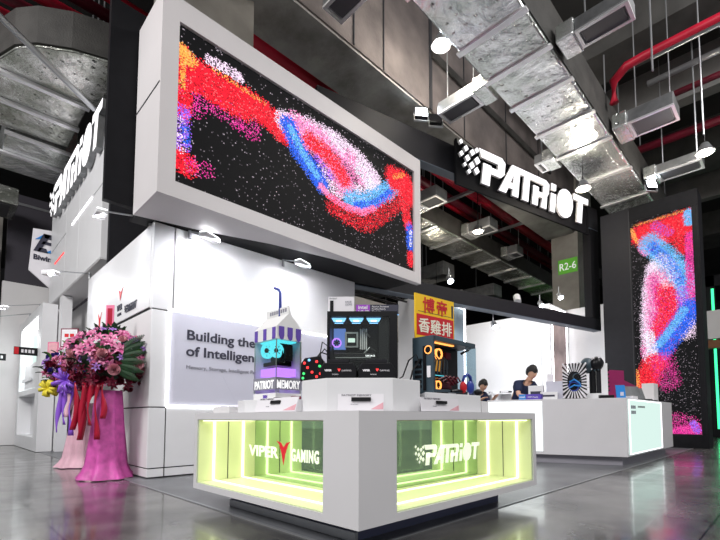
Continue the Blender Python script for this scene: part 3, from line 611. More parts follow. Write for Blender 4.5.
# display shelves on the back wall
for i,(y,lab) in enumerate(((6.75,'white display niche on the back wall, leftmost of three'),(6.12,'white display niche on the back wall, middle one'),(5.55,'white display niche on the back wall, nearest the person'))):
    t = thing('display_shelf',(11.7,y,0),lab,'shelf')
    MB().box(11.55,y-.27,.01,11.98,y-.24,1.44).box(11.55,y+.24,.01,11.98,y+.27,1.44).box(11.55,y-.24,1.41,11.98,y+.24,1.44).box(11.55,y-.24,.9,11.98,y+.24,.93).build('carcass','white',t)
    MB().box(11.9,y-.24,.93,11.98,y+.24,1.41).build('back_panel','offwhite',t)
    o = thing('memory_pack',(11.7,y,1.44),['grey','black','grey'][i]+' product lying on the '+['leftmost','middle','rightmost'][i]+' back display niche','product')
    MB().box(11.6,y-.16,1.445,11.75,y+.16,1.50).build('pack','blackp' if i==1 else 'steel',o,bevel=.01); MB().box(11.592,y-.12,1.455,11.598,y+.12,1.49).build('label_strip','card',o)

# ============================================================ LEFT SIDE
t = thing('sign_wall',(1.85,8.4,3.4),'tall white overhead fascia on the left with a glowing wordmark','sign')
def band(z0,z1,y0,y1): MB().box(1.85,y0,z0,1.98,y1,z1).build('fascia_board','white',t,bevel=.003)
band(3.42,4.70,8.30,9.98); band(3.42,5.4,10.0,11.2); band(3.42,4.7,11.22,12.9); band(4.72,6.12,8.30,9.98); band(5.42,6.12,10.0,11.2); band(4.72,6.12,11.22,12.9)
MB().box(1.99,8.30,3.42,2.3,12.9,6.12).build('fascia_core','seam',t)
MB().box(1.86,8.3,3.40,2.3,12.9,3.415).build('underside','offwhite',t)
MB().box(1.838,9.0,4.70,1.848,10.6,4.72).build('light_strip','glow',t)
MB().box(1.838,11.3,4.30,1.848,12.3,4.32).build('light_strip','redled',t)
L_ = wordmark(MB(),frame((1.84,12.0,5.33),(0,-1,0),(0,0,1)),.72,.95,0,.10).build('letters','galv',t)
wordmark(MB(),frame((1.84,12.0,5.33),(0,-1,0),(0,0,1)),.72,.95,.1005,.104).build('letter_faces','sign',L_)
t = thing('left_passage_wall',(2.2,10,0),'off-white wall under the overhead fascia behind the flowers','wall panel')
MB().box(2.35,8.9,.01,2.5,13.2,3.38).build('wall_board','offwhite',t)
MB().box(1.86,11.35,.01,2.05,11.6,3.38).build('pillar','white',t)
MB().box(2.335,9.2,.01,2.348,11.3,1.5).build('purple_board','lavender',t)
t = thing('left_booth',(1.57,11.62,0),'white booth unit with a lit display niche at the left','booth')
mb = MB(); mb.box(1.57,11.62,.01,1.84,12.1,3.22); mb.box(1.57,12.1,.01,1.84,14.7,.30); mb.box(1.57,12.1,1.28,1.84,14.7,1.40); mb.box(1.57,12.1,3.02,1.84,14.7,3.22); mb.box(1.57,14.7,.01,1.84,15.0,3.22); mb.box(1.84,12.1,.01,1.95,15.0,3.22)
mb.build('body','white',t)
MB().box(1.828,12.11,1.41,1.838,14.69,2.9).build('niche_back','cool',t)
MB().box(1.56,12.7,1.60,1.569,14.0,1.68).build('niche_shelf','white',t)
MB().box(1.60,12.2,2.98,1.8,14.6,3.015).build('light_strip','glow',t)
text('PATRIOT','booth_lettering',.26,'ink',t,(1.60,13.7,1.62),(0,-1,0),(0,0,1),bold=.006)
MB().box(1.596,12.1,1.42,1.602,13.9,2.0).build('niche_front','white',t)
MB().box(1.17,15.12,.01,2.4,15.3,4.4).build('rear_board','offwhite',t)
light('niche_light','AREA',(1.2,13.4,2.6),14,(.95,1,1),(1.8,13.4,1.8),.8)
t = thing('hall_partition',(1.5,17,0),'dark grey hall partition behind the hexagonal banner','wall panel')
MB().box(1.30,16.2,.01,5.0,16.4,7.3).build('partition',mat('purple_grey_partition',(.06,.055,.07),.7),t); MB().box(1.29,16.17,6.98,5.0,16.19,7.05).build('ledge','steel',t)
t = thing('banner',(2.0,14,4.3),'white hexagonal banner with blue and black B emblem and the word Biwin','banner')
FB = frame((1.50,13.0,4.72),(1,0,0),(0,0,1))
MB().prism([(-.10,-.60),(-.04,-.85),(.32,-1.12),(.65,-1.12),(.65,.52),(.30,.52),(-.04,.40)][0:0]+[(-.05,-.48),(.36,-.84),(.85,-.74),(.85,.52),(.36,.58),(.0,.54)],0,.05,FB).build('sheet','card',t)
mb = MB(); mb.prism([(.02,.0),(.14,.0),(.34,.46),(.20,.46)],.055,.07,FB); mb.prism([(.20,.46),(.42,.46),(.52,.36),(.48,.24),(.34,.24),(.38,.34),(.22,.36)],.055,.07,FB); mb.prism([(.10,.0),(.30,.0),(.26,.10),(.13,.10)],.055,.07,FB); mb.prism([(.16,.2),(.42,.2),(.36,.27),(.2,.27)],.055,.07,FB)
mb.build('emblem_black','ink',t)
MB().prism([(.24,.0),(.40,.02),(.50,.2),(.44,.16)],.055,.07,FB).prism([(.04,.28),(.2,.44),(.16,.32)],.055,.07,FB).build('emblem_blue','bluecard',t)
text('Biwin','banner_lettering',.17,'ink',t,FB @ Vector((.02,-.20,.06)),(1,0,0),(0,0,1),bold=.006,sx=.95)
# tall grey shaft and dark entrance at the far left
t = thing('grey_shaft',(.9,18,0),'tall grey wall shaft at the left edge with a small speaker','column')
MB().box(-1.5,17,.01,1.25,18,7.0).build('shaft_body','column',t)
MB().box(.78,16.8,4.3,1.0,16.99,4.75).build('wall_speaker','blackp',t,bevel=.02)
t = thing('dark_doorway',(1.0,15.6,0),'black framed doorway at the lower left edge','door frame')
MB().box(.2,15.7,.01,1.16,15.8,.32).box(1.02,15.7,.32,1.16,15.8,3.6).box(.2,15.7,1.9,1.02,15.8,2.0).build('frame','blackp',t)
MB().box(.2,15.82,.33,1.0,15.9,1.9).build('door_panel','offwhite',t)
for i,(x,y,z,lab) in enumerate(((1.42,11.9,2.08,'small black booth number board on the left booth corner'),(1.10,14.2,2.16,'small black booth number board at the far left edge'))):
    o = thing('number_board',(x,y,z),lab,'sign'); MB().box(x-.26,y,z,x+.14,y+.03,z+.17).build('board','blackp',o); [MB().box(x-.14+.06*k,y-.004,z+.05,x-.10+.06*k,y-.001,z+.12).build('printed_mark','card',o) for k in range(4)]; MB().box(x-.255,y-.004,z+.01,x-.18,y-.001,z+.16).build('red_mark','redp',o)
for i,(b,tp,lab) in enumerate((((1.62,12.3,3.25),(.95,12.0,3.08),'thin arm lamp on the left booth, the upper one'),((1.60,13.6,3.25),(.80,13.3,3.02),'thin arm lamp on the left booth, the lower one'))):
    arm(b,tp,lab,.22,30,(1.9,tp[1]+.5,2.0))

# right background
t = thing('hall_booth',(21,1.2,0),'dark booth frame with green neon lines at the right edge','booth')
mb = MB()
for y in (2.0,-.5): mb.box(20.0,y,.01,20.3,y+.3,6.0)
mb.box(20.0,-2,5.6,20.3,2.3,6.0); mb.box(20.5,-4,.01,20.7,3.2,4.6); mb.build('frame','charcoal',t)
MB().box(19.96,2.02,.3,19.98,2.10,5.5).build('neon_line','green',t); MB().box(19.96,.9,.3,19.98,1.0,5.9).build('neon_line','green',t)
for k in range(7): MB().box(20.44,.0,.8+.55*k,20.48,1.5,.84+.55*k).build('neon_line','green',t)
MB().box(20.3,.9,1.1,20.42,1.45,2.0).build('screen','glowsoft',t)
MB().box(20.3,2.35,2.9,20.42,2.9,3.6).build('screen','glowsoft',t)
t = thing('hall_cabinet',(14.6,1.5,0),'narrow dull orange-edged post right behind the screen tower','post')
MB().box(14.2,1.64,.01,14.4,1.74,4.2).build('post','galv',t); MB().box(14.19,1.645,.01,14.199,1.67,4.2).build('edge',mat('dull_orange_edge',(.35,.12,.03),.4),t)
t = thing('hall_board',(17,1.1,3.9),'slanted white lit board beyond the screen tower','sign')
MB().box(17,1.35,3.2,17.15,2.15,4.1).build('board','offwhite',t); MB().box(16.95,1.3,2.9,17.2,2.2,3.15).build('lower_board',mat('wood_board',(.20,.08,.03),.5),t)
# ============================================================ FRONT DISPLAY COUNTER
T = .767
t = thing('display_counter',(2.6,2.6,0),'white square display counter with two glowing yellow-green glass showcases','counter')
mb = MB()
mb.box(1.565,1.663,.14,3.70,3.70,.188); mb.box(1.565,1.663,.715,3.70,3.70,T)
mb.box(1.565,1.663,.188,1.865,1.96,.715); mb.box(1.565,3.645,.188,3.70,3.70,.715); mb.box(3.64,1.663,.188,3.70,3.645,.715)
mb.build('body','counterwhite',t)
MB().box(1.78,1.90,.001,3.45,3.45,.139).build('plinth','slate',t)
MB().box(1.74,1.88,.006,1.765,3.40,.06).build('plinth_strip','steel',t)
MB().box(2.10,2.21,.189,3.639,3.644,.714).build('mirror_core','mirror',t)
mb = MB(); mb.box(1.575,3.632,.196,2.099,3.644,.714); mb.box(3.627,1.675,.196,3.639,2.209,.714)
mb.box(1.575,1.961,.189,2.099,3.631,.195); mb.box(1.866,1.675,.189,3.626,2.2,.1949); mb.box(1.575,1.961,.709,2.099,3.631,.714); mb.box(1.866,1.675,.7092,3.626,2.2,.714)
mb.build('showcase_lining','lime',t)
mb = MB(); mb.box(1.832,3.628,.2,1.838,3.6315,.708); mb.box(3.6235,1.938,.2,3.6265,1.944,.708); mb.build('lining_joint','seam',t)
for x in (1.705,1.975):
    MB().box(x-.008,3.618,.20,x+.008,3.631,.70).box(x-.008,1.99,.196,x+.008,3.617,.203).build('led_strip','ledy',t)
for y in (1.80,2.09):
    MB().box(3.613,y-.008,.20,3.626,y+.008,.70).box(1.90,y-.008,.196,3.612,y+.008,.203).build('led_strip','ledy',t)
MB().box(1.60,3.60,.700,2.08,3.617,.708).box(3.60,1.70,.700,3.612,2.18,.708).build('led_strip','ledy',t)
light('showcase_light','AREA',(1.82,2.8,.700),3.5,(1,1,.74),(1.82,2.8,.2),.35,size_y=1.5).rotation_euler = (0,0,0)
light('showcase_light','AREA',(2.75,1.94,.700),3.5,(1,1,.74),(2.75,1.94,.2),1.5,size_y=.35).rotation_euler = (0,0,0)
MB().box(1.5665,1.962,.19,1.570,3.643,.713).build('glass_pane','pane',t)
MB().box(1.867,1.6645,.19,3.638,1.668,.713).build('glass_pane','pane',t)
# logos on the panes
LF = frame((1.563,2.80,.445),(0,-1,0),(0,0,1))
text('VIPER','pane_lettering',.10,'vinyl',t,(1.563,2.78,.47),(0,-1,0),(0,0,1),ext=.001,bold=.003,sx=1.45)
text('GAMING','pane_lettering',.10,'vinyl',t,(1.563,2.27,.465),(0,-1,0),(0,0,1),ext=.001,bold=.004,sx=.62,spacing=1.2)
MB().prism([(0,0),(.02,.07),(.05,.13),(.08,.15),(.03,.14),(0,.11),(-.03,.14),(-.08,.15),(-.05,.13),(-.02,.07)],0,.002,frame((1.563,2.355,.43),(0,-1,0),(0,0,1))).build('pane_emblem',mat('glowing_red_vinyl',(.65,.02,.03),.5,emit=(.6,.02,.03),es=.35),t)  # red emblem also carries an added glow
wordmark(MB(),frame((2.12,1.661,.435),(1,0,0),(0,0,1)),.125,.88,0,.002).build('pane_wordmark','vinyl',t)

# plinths on the counter
def slab(name, pts, z0, z1, m, lab, cat='plinth', grp=None, bevel=.003):
    c = Vector((sum(p[0] for p in pts)/len(pts), sum(p[1] for p in pts)/len(pts), z0))
    o = MB().prism(pts,z0,z1).build(name,m,origin=c,bevel=bevel); return tag(o,lab,cat,grp)
slab('display_plinth',[(1.66,2.30),(1.645,2.03),(1.92,1.74),(2.19,1.75),(2.45,2.05),(2.45,2.28),(2.2,2.52),(1.92,2.55)],T+.001,.968,'white','white faceted plinth in the centre of the counter, carrying the middle computer')
slab('display_plinth',[(1.70,2.60),(1.94,2.60),(2.12,2.66),(2.12,3.05),(1.68,3.18),(1.64,3.0)],T+.001,.862,'white','low white plinth on the left under the milk carton computer')
slab('display_plinth',[(2.24,1.73),(2.90,1.73),(3.0,1.80),(3.0,2.06),(2.55,2.2),(2.5,2.02),(2.24,1.75)],T+.001,.895,'white','white plinth on the right under the orange-lit computer')
slab('display_plinth',[(3.04,1.80),(3.2,1.84),(3.2,2.0),(3.04,2.02)],T+.001,.86,'offwhite','small low white plinth at the right end of the counter')
slab('display_plinth',[(1.64,3.24),(1.85,3.20),(1.9,3.44),(1.64,3.52)],T+.001,.82,'offwhite','small low white plinth at the left end of the counter')

# printed cards with a memory stick mounted
def pcard(c, xd, w, h, tilt, lab, m='blackp'):
    c = Vector(c); x = Vector(xd).normalized(); n = Vector((0,0,1)).cross(x)   # points away from viewer
    up = (Vector((0,0,1))*math.cos(tilt) + n*math.sin(tilt)).normalized()
    fr = frame(c, x, up); t = thing('product_card', c, lab, 'card')
    MB().box(-w/2,0,-.006,w/2,h,0,fr).build('card_board','card',t)
    MB().box(-.055,h*.55,.001,.06,h*.78,.012,fr).build('mounted_module',m,t,bevel=.002)
    MB().prism([(w*.22,h*.08),(w*.49,h*.5),(w*.49,h*.08)],.0005,.0015,fr).build('printed_corner','rose',t)
    text('PATRIOT MEMORY','card_lettering',.016,'ink',t,fr @ Vector((-w*.42,h*.86,.0015)),x,up,ext=.0004,sx=1.3)
    text('PCIe Gen5','card_lettering',.010,'inkgrey',t,fr @ Vector((-w*.22,h*.34,.0015)),x,up,ext=.0003)
pcard((1.742,1.835,T+.003),(.694,-.72,0),.27,.10,.12,'white product card with black module in front of the central plinth')
pcard((1.606,2.55,T+.003),(0,-1,0),.50,.10,.30,'white product card with black module below the milk carton computer')
pcard((2.34,1.690,T+.003),(1,0,0),.42,.088,.1,'white product card with black module in front of the right plinth')

# ------------------------------------------------------------ MILK CARTON COMPUTER
x0,x1,y0,y1,z0,z1 = 1.73,1.955,2.72,3.03,.866,1.40
t = thing('carton_computer',((x0+x1)/2,(y0+y1)/2,z0),'clear milk-carton shaped computer with purple striped roof and blue straw','computer')
MB().box(x0,y0,z0,x1,y1,z0+.045).build('base','casewhite',t,bevel=.003)
MB().box(x0,y0,z0+.046,x0+.004,y1,z1-.09).box(x0+.005,y0,z0+.046,x1,y0+.004,z1-.09).build('clear_shell','pane',t)
for p,q in ((x0,y0),(x1-.008,y0),(x0,y1-.008),(x1-.008,y1-.008)): MB().box(p+(.0045 if p==x0 else -.001),q+.0045,z0+.046,p+.010,q+.010,z1-.091).build('corner_rail','steel',t)
MB().box(x1-.006,y0+.012,z0+.046,x1-.002,y1-.012,z1-.09).box(x0+.012,y1-.006,z0+.046,x1-.012,y1-.002,z1-.09).build('rear_panel','lavender',t)
MB().box(x0,y0,z1-.09,x1,y1,z1).build('eaves_band','casewhite',t)
for k in range(5):
    if k%2==0:
        a = y0 + (y1-y0)*k/5+.01; MB().prism([(a,z1-.088),(a+.042,z1-.088),(a+.042,z1-.002),(a,z1-.002)],-.004,-.001,Matrix(((0,0,1,x0),(1,0,0,0),(0,1,0,0),(0,0,0,1)))).build('stripe','stripe',t)
for a in (x0+.02,x0+.095,x0+.17):
    MB().prism([(a,z1-.06),(a+.01,z1-.085),(a+.025,z1-.095),(a+.04,z1-.085),(a+.045,z1-.06),(a+.045,z1+.005),(a,z1+.005)],.001,.005,Matrix(((1,0,0,0),(0,0,-1,y0),(0,1,0,0),(0,0,0,1)))).build('stripe','stripe',t)
xm = (x0+x1)/2
mb = MB(); mb.prism([(x0,z1+.001),(x1,z1+.001),(xm,z1+.12)],y0,y1,Matrix(((1,0,0,0),(0,0,1,0),(0,1,0,0),(0,0,0,1)))); mb.build('gable_roof','casewhite',t)
MB().box(xm-.006,y0,z1+.119,xm+.006,y1,z1+.175).build('roof_crest','casewhite',t)
[MB().box(xm-.0075,y0+.03+.03*k,z1+.132,xm-.0062,y0+.052+.03*k,z1+.160).build('crest_mark','inkgrey',t) for k in range(8)]
MB().tube([(xm+.0,y0+.13,z1+.10),(xm,y0+.13,z1+.30),(xm-.004,y0+.145,z1+.325),(xm-.012,y0+.19,z1+.345)],.011,10).build('straw','straw',t,smooth=True)
def fan(t, c, r, n, m='cyan', hub='blackp', depth=.012):
    # n: direction the fan faces
    c = Vector(c); n = Vector(n).normalized(); x = n.orthogonal().normalized(); y = n.cross(x)
    m4 = Matrix((x,y,n)).transposed().to_4x4(); m4.translation = c
    f = MB(); pts = 24
    for i in range(pts):
        a0 = 2*math.pi*i/pts; a1 = 2*math.pi*(i+1)/pts
        f.prism([(r*.78*math.cos(a0),r*.78*math.sin(a0)),(r*math.cos(a0),r*math.sin(a0)),(r*math.cos(a1),r*math.sin(a1)),(r*.78*math.cos(a1),r*.78*math.sin(a1))],-depth,depth,m4)
    F = f.build('fan_ring',m,t)
    b = MB()
    for i in range(7):
        a = 2*math.pi*i/7
        b.prism([(r*.3*math.cos(a),r*.3*math.sin(a)),(r*.76*math.cos(a+.15),r*.76*math.sin(a+.15)),(r*.76*math.cos(a+.7),r*.76*math.sin(a+.7)),(r*.3*math.cos(a+.7),r*.3*math.sin(a+.7))],-.003,.003,m4)
    b.build('fan_blades',m if m=='cyan' else 'blackp',F)
    MB().cyl(m4@Vector((0,0,-depth)),m4@Vector((0,0,depth*1.1)),r*.3,14).build('fan_hub',hub,F)
    return F
fan(t,(x0+.05,y0+.20,1.245),.062,(-1,-.2,0)); fan(t,(x0+.06,y0+.085,1.235),.055,(-1,-.4,0))
MB().box(x0+.03,y0+.03,1.30,x1-.03,y1-.04,1.325).build('top_radiator','cyan',t)
MB().box(x0+.08,y0+.06,1.13,x1-.05,y0+.20,1.29).box(x0+.10,y0+.03,1.16,x1-.06,y0+.055,1.28).box(x0+.04,y0+.06,1.12,x1-.05,y1-.07,1.15).build('motherboard','blackp',t)
mb = MB()
for k in range(4): mb.tube([(x0+.06+.02*k,y0+.05,1.14),(x0+.07+.03*k,y0+.025,1.20),(x0+.09+.02*k,y0+.05,1.27)],.005,6)
mb.build('cables','blackp',t)
MB().box(x0+.03,y0+.03,1.04,x1-.03,y1-.05,1.10).build('glowing_shelf','purple',t)
MB().box(x0-.003,y0-.004,z0+.07,x0-.001,y1,z0+.16).box(x0-.001,y0-.006,z0+.07,x1,y0-.002,z0+.16).build('name_band','inkgrey',t)
text('PATRIOT','band_lettering',.085,'whiteprint',t,(x0-.004,y1-.02,z0+.08),(0,-1,0),(0,0,1),ext=.001,bold=.002,sx=.78)
text('MEMORY','band_lettering',.085,'whiteprint',t,(x0+.004,y0-.0075,z0+.08),(1,0,0),(0,0,1),ext=.001,bold=.002,sx=.58)
text('2024','base_lettering',.03,'stripe',t,(x0-.001,y0+.17,z0+.01),(0,-1,0),(0,0,1),ext=.0008,bold=.002)
o = tag(MB().box(1.70,2.635,.8645,1.76,2.70,.875).build('memory_module','blackp',bevel=.003,origin=(1.73,2.66,.8645)),'tiny black module lying on the low plinth before the carton','product')
o = tag(MB().box(1.84,2.64,.8645,1.90,2.69,.888).build('memory_module','maroon',bevel=.003,origin=(1.87,2.66,.8645)),'small dark red module beside the carton on the low plinth','product')

# ------------------------------------------------------------ RGB cube left of middle computer
t = thing('wireless_board',(1.78,2.46,.968),'small black open-frame rig with red, green and blue lights left of the middle computer','electronics')
fr = Matrix.Translation((1.775,2.335,.97)) @ Matrix.Rotation(-math.pi/4,4,'Z')
MB().prism([(-.08,0),(.06,.0),(.075,.14),(.05,.17),(-.05,.155),(-.075,.12)],-.05,.05,fr@Matrix.Rotation(math.pi/2,4,'X')).build('shell','blackp',t,bevel=.006)
for i,(a,b,m_) in enumerate(((-.05,.12,'redled'),(-.02,.14,'blue'),(.03,.13,'redled'),(.05,.10,'greenled'),(-.055,.05,'greenled'),(.0,.06,'redled'),(.03,.03,'redled'),(-.03,.09,'redled'),(.055,.05,'redled'),(-.06,.02,'greenled'))):
    MB().ball(fr@Vector((a,-.055,b)),.009,8,6).build('light_dot',m_,t)
MB().tube([fr@Vector((.02,0,.16)),fr@Vector((.05,.0,.20)),fr@Vector((.09,.02,.19)),fr@Vector((.11,.05,.15))],.005,6).tube([fr@Vector((.04,0,.16)),fr@Vector((.06,.0,.27)),fr@Vector((.11,.06,.24))],.004,6).build('cable','blackp',t)

# ------------------------------------------------------------ MIDDLE COMPUTER (facing the camera)
R45 = Matrix.Rotation(math.radians(-46),4,'Z')
P = Matrix.Translation((2.055,2.15,.970)) @ R45        # local x: to the right, y: away
W = .245
t = thing('gaming_computer',(2.055,2.15,.970),'big black glass-sided computer with three blue-lit fans on the central plinth','computer')
mb = MB(); mb.box(-W,0,.0,W,.28,.03,P); mb.box(-W,0,.465,W,.28,.50,P); mb.box(-W,.255,.03,W,.28,.465,P); mb.box(-W,0,.03,-W+.02,.255,.465,P); mb.box(W-.055,.0,.03,W,.255,.465,P); mb.box(.115,.03,.03,.19,.255,.465,P)
mb.build('case','blackp',t,bevel=.004)
MB().box(-W+.021,.002,.03,W-.056,.006,.464,P).build('side_glass','pane',t)
MB().box(-W+.02,.20,.06,.11,.25,.46,P).build('interior_panel','blackp',t)
for k in range(3):
    a = -.165+.122*k
    F = MB().box(a-.052,.03,.435,a+.052,.12,.458,P).build('fan_unit','charcoal',t)
    MB().prism([(a-.048,.449),(a+.048,.449),(a+.036,.430),(a-.036,.430)],-.029,-.022,P@Matrix.Rotation(math.pi/2,4,'X') if False else P@Matrix(((1,0,0,0),(0,0,-1,0),(0,1,0,0),(0,0,0,1)))).build('fan_glow','blue',F)
    MB().box(a-.05,.024,.452,a+.05,.028,.458,P).box(a-.03,.024,.418,a+.03,.028,.424,P).build('fan_rim','blue',F)
    MB().box(a-.02,.018,.432,a+.02,.0215,.441,P).build('fan_hub','glowsoft',F)
MB().box(-.215,.16,.26,-.13,.198,.41,P).build('backplate',mat('blue_violet_lit_plate',(.08,.10,.2),.4,emit=(.12,.22,.6),es=.9),t)
MB().box(-.125,.17,.24,.10,.199,.42,P).build('motherboard','blackp',t)
S = MB().box(-.125,.10,.26,-.035,.165,.37,P).build('cooler_block','charcoal',t,bevel=.004)
MB().box(-.128,.09,.258,-.032,.099,.372,P).build('cooler_bezel','steel',S,bevel=.003); MB().box(-.115,.085,.272,-.045,.0895,.358,P).build('cooler_screen','blackp',S)
MB().box(-.105,.081,.295,-.055,.0845,.325,P).build('screen_picture','cool',S)
for k in range(4): MB().box(-.022+.014*k,.12,.25,-.013+.014*k,.165,.40,P).build('memory_stick','card',t)
f_ = fan(t,P@Vector((-.19,.13,.30)),.034,P.to_3x3()@Vector((0,-1,0)),'purple')
MB().box(-.205,.05,.16,.095,.13,.215,P).build('graphics_card','blackp',t,bevel=.006)
MB().box(-.19,.045,.178,.06,.049,.183,P).build('graphics_trim','steel',t); text('GEFORCE','graphics_lettering',.016,'glowsoft',t,P@Vector((.02,.047,.188)),P.to_3x3()@Vector((1,0,0)),(0,0,1),ext=.0005)
MB().tube([P@Vector((.0,.12,.40)),P@Vector((.03,.09,.36)),P@Vector((.05,.12,.34))],.006,6).tube([P@Vector((.0,.12,.21)),P@Vector((.05,.10,.26)),P@Vector((.09,.15,.24))],.006,6).build('cables','steel',t)
MB().box(-.12,.205,.42,.10,.212,.43,P).build('glow_line','blue',t)
MB().tube([P@Vector((W-.01,.1,.02)),P@Vector((W+.04,.08,.05)),P@Vector((W+.08,.05,.16)),P@Vector((W+.13,.03,.20)),P@Vector((W+.17,.06,.12))],.005,6).build('power_cable','blackp',t)
MB().tube([P@Vector((-W,.1,.1)),P@Vector((-W-.03,.05,.13)),P@Vector((-W-.05,.03,.20)),P@Vector((-W-.02,.03,.24)),P@Vector((-W+.0,.05,.22))],.005,6).build('power_cable','blackp',t)
for i,(a,lab) in enumerate(((-.150,'black memory kit box on stand, left one before the middle computer'),(.100,'black memory kit box on stand, right one before the middle computer'))):
    q = Matrix.Translation((0,0,0)) @ P @ Matrix.Translation((a,-.16,0))
    o = thing('memory_kit', q@Vector((0,0,0)), lab, 'product', 'memory kits before the middle computer')
    MB().prism([(-.115,.0),(.115,.0),(.12,.08),(.095,.118),(-.095,.118),(-.12,.08)],-.06,.0,q@Matrix(((1,0,0,0),(0,0,-1,0),(0,1,0,0),(0,0,0,1)))).build('kit_body','blackp',o,bevel=.004)
    MB().box(-.07,.005,.119,.07,.05,.142,q).build('kit_top','charcoal',o,bevel=.003)
    x_ = q.to_3x3()@Vector((1,0,0))
    text('VIPER','kit_lettering',.017,'card',o,q@Vector((-.09,-.0015,.062)),x_,(0,0,1),ext=.0005,bold=.001,sx=1.1); text('GAMING','kit_lettering',.015,'card',o,q@Vector((.020,-.0015,.062)),x_,(0,0,1),ext=.0005,sx=1.1)
    text('PV-DDR5','kit_lettering',.010,'card',o,q@Vector((-.04,-.0015,.038)),x_,(0,0,1),ext=.0005)
    MB().prism([(0,0),(.010,.018),(-.010,.018)],0.001,.0025,frame(q@Vector((.005,0,.060)),x_,(0,0,1))).build('kit_emblem','redled',o)
# signs on top of the middle computer
ZT = 1.471
o = thing('product_sign',P@Vector((-.16,.14,.50)),'small white product sign standing on the middle computer, left','sign')
MB().box(-.255,.13,.501,-.065,.134,.64,P).build('sign_board','card',o); MB().box(-.24,.127,.52,-.215,.1295,.61,P).build('printed_module','blackp',o)
x_ = P.to_3x3()@Vector((1,0,0))
text('PATRIOT','sign_lettering',.014,'ink',o,P@Vector((-.245,.128,.62)),x_,(0,0,1),ext=.0004); text('64GB\nDDR5','sign_lettering',.020,'inkgrey',o,P@Vector((-.13,.128,.595)),x_,(0,0,1),ext=.0004)
o = thing('product_sign',P@Vector((.11,.12,.50)),'purple and black XMP sign standing on the middle computer, right','sign')
MB().box(-.05,.11,.501,.05,.115,.575,P).build('sign_board','violet',o); MB().box(.0505,.11,.501,.258,.115,.575,P).build('sign_board','ink',o)
MB().box(-.052,.108,.4985,.26,.1095,.503,P).build('sign_edge','blue',o)
text('intel\nXMP','sign_lettering',.036,'card',o,P@Vector((-.035,.1085,.543)),x_,(0,0,1),ext=.0005,bold=.001,sx=1.1)
text('Patriot Extreme\nProfile Ready\nModules','sign_lettering',.017,'card',o,P@Vector((.065,.1085,.555)),x_,(0,0,1),ext=.0004,sx=1.1)

# ------------------------------------------------------------ RIGHT COMPUTER
x0,x1,y0,y1,z0,z1 = 2.38,2.86,1.785,1.97,.897,1.30
t = thing('gaming_computer',((x0+x1)/2,1.88,z0),'slate-blue computer with orange-lit fans on the right plinth','computer')
mb = MB(); mb.box(x0,y0,z0,x0+.02,y1,z1); mb.box(x0+.02,y0,z0,x1-.05,y1,z0+.03); mb.box(x0+.02,y0-.005,z1-.035,x1+.06,y1,z1); mb.box(x0+.02,y1-.015,z0+.03,x1+.06,y1,z1-.035)
mb.build('case','caseblue',t,bevel=.003)
MB().box(x1-.08,y0-.008,z0+.02,x1+.06,y0-.003,z1-.036).build('open_glass_door','tintpane',t)
MB().box(x0+.021,y1-.03,z0+.031,x1+.05,y1-.016,z1-.037).build('interior_panel','blackp',t)
MB().box(x0-.006,y0+.06,z0+.02,x0-.001,y0+.085,z1-.07).build('rear_bracket','blackp',t)
for k in range(6): MB().box(x0-.005,y0+.10,z0+.04+.035*k,x0-.001,y0+.16,z0+.06+.035*k).build('rear_slot','blackp',t)
MB().box(x0-.006,y0+.02,z0+.11,x0-.001,y0+.05,z0+.19).build('rear_label','card',t)
f_ = fan(t,(x0-.004,y0+.040,z1-.10),.030,(-1,0,0),'orange',depth=.003)
fan(t,(x0+.21,y0+.11,z1-.10),.040,(0,-1,0),'orange'); fan(t,(x0+.20,y0+.11,z0+.070),.034,(0,-1,0),'orange')
MB().box(x0+.05,y0+.03,z1-.044,x0+.30,y0+.05,z1-.037).build('top_light','orange',t)
MB().box(x0+.05,y1-.05,z0+.16,x0+.12,y1-.031,z0+.28).build('motherboard',mat('red_lit_board',(.2,.01,.01),.4,emit=(.6,.03,.02),es=.7),t)
MB().box(x0+.20,y1-.05,z0+.18,x0+.28,y1-.035,z0+.26).build('motherboard',mat('amber_lit_board',(.2,.1,.01),.4,emit=(.6,.3,.04),es=.6),t)
for k in range(4): MB().box(x0+.125+.012*k,y1-.06,z0+.17,x0+.131+.012*k,y1-.032,z0+.24).build('memory_stick','redled',t)
MB().box(x0+.03,y0+.05,z0+.115,x0+.30,y0+.12,z0+.145).build('graphics_card','blackp',t,bevel=.004); MB().box(x0+.05,y0+.045,z0+.13,x0+.22,y0+.049,z0+.134).build('graphics_trim','cyan',t)
MB().box(x0+.03,y0+.06,z0+.035,x0+.11,y0+.12,z0+.09).build('drive_cage','maroon',t)
for (a,b,c_,d_,m_) in ((.03,.30,.11,.34,'maroon'),(.12,.21,.15,.29,'darkred'),(.24,.12,.31,.15,'maroon'),(.30,.20,.36,.27,'ink'),(.25,.05,.40,.10,'darkred'),(.33,.28,.40,.33,'maroon')):
    MB().box(x0+a,y1-.06,z0+b,x0+c_,y1-.031,z0+d_).build('circuit_block',m_,t,bevel=.003)
mb = MB()
for k in range(5): mb.tube([(x0+.13+.03*k,y1-.055,z0+.33),(x0+.16+.035*k,y1-.09,z0+.25),(x0+.15+.04*k,y1-.08,z0+.16),(x0+.20+.03*k,y1-.06,z0+.10)],.006,6)
mb.build('cables','caseblue',t)
mb = MB()
for k in range(4): mb.tube([(x0+.10+.05*k,y0+.03,z0+.10-.01*k),(x0+.18+.05*k,y0+.02,z0+.13),(x0+.27+.03*k,y0+.02,z0+.07+.01*k)],.007,6)
mb.build('cables','darkred',t)
MB().tube([(x1+.02,y0+.02,z1-.04),(x1-.04,y0+.0,z1-.06),(x1-.09,y0+.03,z1-.09)],.009,8).build('cable','blackp',t)
